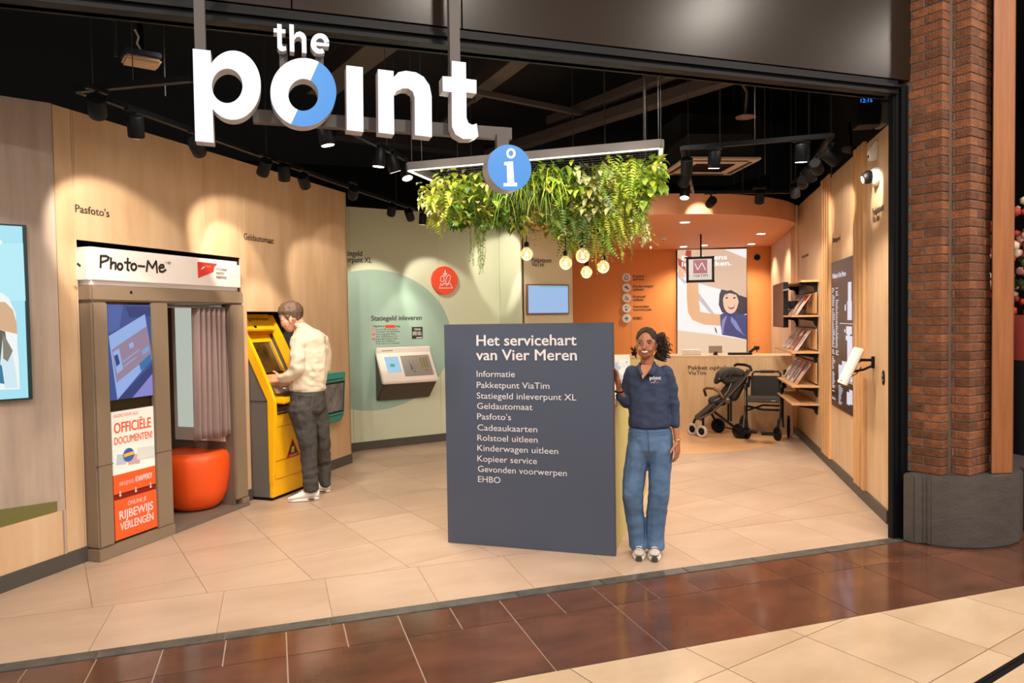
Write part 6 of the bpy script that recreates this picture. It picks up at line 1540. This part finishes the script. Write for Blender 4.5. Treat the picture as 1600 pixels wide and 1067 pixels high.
# ================================================================== PUSHCHAIR AND WHEELCHAIR
def wheel(mb_or_none, parent, c, r, wd, turn, name='wheel', hub=True, M2=None):
    """wheel with tyre, rim, hub; axis along local x of a frame turned by turn"""
    M = Matrix.Translation(c) @ Matrix.Rotation(turn, 4, 'Z') @ Matrix.Rotation(pi/2, 4, 'Y')
    pr = [(r-wd*.45+wd*.45*cos(a), wd*.5*sin(a)) for a in [i*2*pi/12 for i in range(13)]]
    mb = MB(); n = 32; vs = [(q[0]*cos(2*pi*j/n), q[0]*sin(2*pi*j/n), q[1]) for q in pr for j in range(n)]
    mb.add(vs, [(i*n+j, i*n+(j+1) % n, (i+1)*n+(j+1) % n, (i+1)*n+j) for i in range(12) for j in range(n)], 0, None, True)
    w_ = mb.build(name, [M2 or M_SHOEG], parent, M)
    mb = MB(); mb.lathe([(r*.8, -wd*.2), (r*.86, -wd*.25), (r*.86, wd*.25), (r*.8, wd*.2)], 28)
    for i in range(6):
        a = i*pi/3; mb.tube([(0, 0, 0), (r*.84*cos(a), r*.84*sin(a), 0)], wd*.16, 6)
    mb.lathe([(.0, -wd*.35), (r*.2, -wd*.3), (r*.2, wd*.3), (.0, wd*.35)], 14); mb.build('rim', M_BLACK, w_)
    return w_
FSt, ss = pframe(1126, 685)
SX = SB = 0
def sP(x, y, d=0): return at(FSt, x, y, d)
stl = empty('pushchair', FSt, 'black pushchair with a brown bumper bar parked before the wooden counter', 'pushchair')
M_FAB = mat('black_fabric', '26221f', .8, bump=.2, bscale=300); M_FABG = mat('charcoal_fabric', '3a3430', .8); M_GUN = mat('gunmetal', '5c524a', .35, metal=.6); M_LEATH = mat('brown_leatherette', '6e4a30', .5)
r_f = 10/ss; r_r = 12/ss
def wheel_at(fr, x, yb): q = fr.inverted() @ fl(x, yb); return q.x, q.y
W4 = {}
for k_, x, yb, r_, t_, m_ in (('ff', 1082, 680, r_f, 1.0, None), ('fn', 1096.5, 684, r_f, 1.0, None), ('rf', 1122, 676, r_r, 1.1, M_BLACK), ('rn', 1155.5, 685.5, r_r, 1.1, M_BLACK)):
    q = wheel_at(FSt, x, yb); W4[k_] = (q[0], q[1], r_); wheel(None, stl, W4[k_], r_, .045, t_, M2=m_)
DF = W4['rf'][1]; DN = W4['rn'][1]
def tb2(name, pts, r, m=M_GUN, par=stl): return MB().tube([sP(*p) for p in pts], r, 8).build(name, m, par)
for d in (-.04, .34):
    k = 0 if d < 0 else -4
    tb2('frame_rail', [(1173+k, 577, d), (1160+k, 596, d), (1136+k, 622, d), (1112+k, 645, d), (1098+k, 652, d), (1092+k, 655, d)], .016)
    MB().tube([sP(1112+k, 640, d), W4['rn'] if d < 0 else W4['rf']], .016, 8).build('frame_strut', M_BLACK, stl)
    tb2('frame_strut', [(1142+k, 620, d), (1142+k, 658, d)], .014, M_BLACK)
tb2('handle', [(1174, 580, -.04), (1172, 573, -.04), (1165, 570, .03), (1152, 569, .18), (1148, 571, .33)], .018, M_BLACK)
tb2('bumper_bar', [(1130, 622, -.05), (1124, 612, -.05), (1115, 607, -.02), (1104, 606, .13), (1100, 609, .28), (1103, 618, .34)], .02, M_LEATH)
for k_, x in (('fn', 1098), ('ff', 1087)):
    q = W4[k_]; MB().tube([sP(x, 653, q[1]), (q[0]+.02, q[1], q[2]+.1), (q[0], q[1], q[2])], .016, 8).build('fork', M_BLACK, stl)
MB().tube([W4['rn'], W4['rf']], .01, 8).build('axle', M_BLACK, stl); MB().tube([sP(1098, 653, W4['fn'][1]), sP(1087, 653, W4['ff'][1])], .014, 8).build('axle', M_BLACK, stl)
B = Body(FSt, ss); B.chain([(1158, 590, .15, 10, .2), (1140, 612, .15, 12, .2), (1128, 625, .15, 9, .2), (1112, 626, .15, 6, .18)]); B.chain([(1160, 596, .15, 6, .18), (1146, 618, .15, 9, .18)])
B.build('seat', M_FAB, stl, .012, 2)
B = Body(FSt, ss); B.chain([(1119, 596, .15, 4, .2), (1126, 586, .15, 8, .22), (1145, 581, .15, 8, .22), (1158, 584, .15, 7, .21)]); B.chain([(1126, 586, .15, 8, .22), (1136, 594, .15, 8, .22), (1156, 592, .15, 8, .2)])
cn = B.build('canopy', M_FAB, stl, .012, 2, fold=.006)
for k in range(3): MB().tube([sP(1122+k*9, 594-k*2, -.08), sP(1130+k*8, 581-k*1.2, -.07), sP(1146+k*6, 576+k*2, -.075)], .006, 5).build('hoop', M_FABG, cn)
B = Body(FSt, ss); B.chain([(1116, 628, .15, 4, .19), (1104, 640, .15, 4.5, .19), (1092, 650, .15, 4.5, .18)]); B.chain([(1088, 651, .15, 3, .18), (1098, 654, .15, 3, .18)])
B.build('leg_rest', M_FABG, stl, .012, 2)
mb = MB(); mb.tube([sP(1143, 598, -.07), sP(1138, 610, -.08), sP(1132, 618, -.07)], .006, 5); mb.tube([sP(1116, 626, -.05), sP(1125, 622, -.07)], .006, 5); mb.ell(sP(1124, 592, -.08), .01, 8); mb.build('harness_buckle', M_STEEL, stl)
MB().ell(sP(1137, 626, -.05), (.045, .02, .045), 16).build('hinge_joint', M_GUN, stl)
# wheelchair
FWc, wc_ = pframe(1196, 688)
XX = XB = 0
def cP(x, y, d=0): return at(FWc, x, y, d)
wch = empty('wheelchair', FWc, 'folding black wheelchair seen from the front beside the pushchair', 'wheelchair')
def tb3(name, pts, r, m=M_BLACK): return MB().tube([cP(*p) for p in pts], r, 8).build(name, m, wch)
B = Body(FWc, wc_); B.chain([(1178, 592, .22, 4, .02), (1178, 616, .2, 4, .02)]); 
MB().box(cP(1173, 600, .2)[0], cP(1219, 600, .2)[0], .2, .23, cP(1196, 621, .2)[2], cP(1196, 587, .2)[2]).build('backrest', M_FAB, wch, bevel=.012); B.bm.free()
MB().box(cP(1167, 625, -.12)[0], cP(1219, 625, -.12)[0], -.12, .2, cP(1193, 629, -.12)[2], cP(1193, 621.5, -.12)[2]).build('seat', M_FABG, wch, bevel=.012)
tb3('push_bar', [(1175, 600, .24), (1175.5, 584, .26), (1179, 580.5, .28), (1216, 580.5, .28), (1219.5, 584, .26), (1219.5, 600, .24)], .013)
MB().tube([cP(1188, 580.5, .28), cP(1210, 580.5, .28)], .02, 10).build('grip', M_FAB, wch)
for s_, x in ((0, 1164.5), (1, 1221)):
    tb3('frame_post', [(x, 600, .05), (x, 640, -.05), (x+(-3 if s_ == 0 else 3), 668, -.1)], .015, M_GUN if s_ == 0 else M_BLACK)
    tb3('frame_post', [(x+2, 598, .22), (x+2, 660, .2)], .014)
    tb3('armrest', [(x, 603, .22), (x, 603, -.1)], .02, M_FAB)
    tb3('footrest_hanger', [(x, 634, -.12), (x+(4 if s_ == 0 else -4), 668, -.2)], .011)
tb3('push_handle', [(1226.5, 578, .3), (1226.5, 606, .2)], .02, M_FAB); tb3('side_lever', [(1171, 588, .2), (1169, 604, .1)], .02)
tb3('cross_bar', [(1166, 634, .05), (1192, 640, .05), (1218, 641, .05)], .014); tb3('cross_bar', [(1168, 641, .1), (1192, 633, .1), (1218, 634, .1)], .012)
for a, b in (((1163, 674.5), (1183, 674)), ((1189, 677.5), (1209, 677))): 
    p, q = cP(*a, -.3), cP(*b, -.3); MB().box(p[0], q[0], -.36, -.2, p[2]-.012, p[2]+.012).build('footplate', M_BLACK, wch, bevel=.006)
for x, yb, r_, t_, nm_ in ((1214.6, 689, 11/wc_, .5, 'castor'), (1166, 686, 10.5/wc_, .7, 'castor'), (1232, 683, 17.5/wc_, -.05, 'rear_wheel'), (1161, 681, 17/wc_, -.25, 'rear_wheel')):
    q = wheel_at(FWc, x, yb); wheel(None, wch, (q[0], q[1], r_), r_, .035, t_, nm_, M2=M_BLACK)
tb3('castor_fork', [(1217, 655, -.1), (1215, 668, -.12)], .014); tb3('castor_fork', [(1165, 655, -.1), (1166, 668, -.12)], .014)
MB().box(cP(1205, 626, -.13)[0], cP(1212, 626, -.13)[0], -.128, -.12, cP(1208, 627, -.13)[2], cP(1208, 625.5, -.13)[2]).build('badge', M_STEEL, wch)
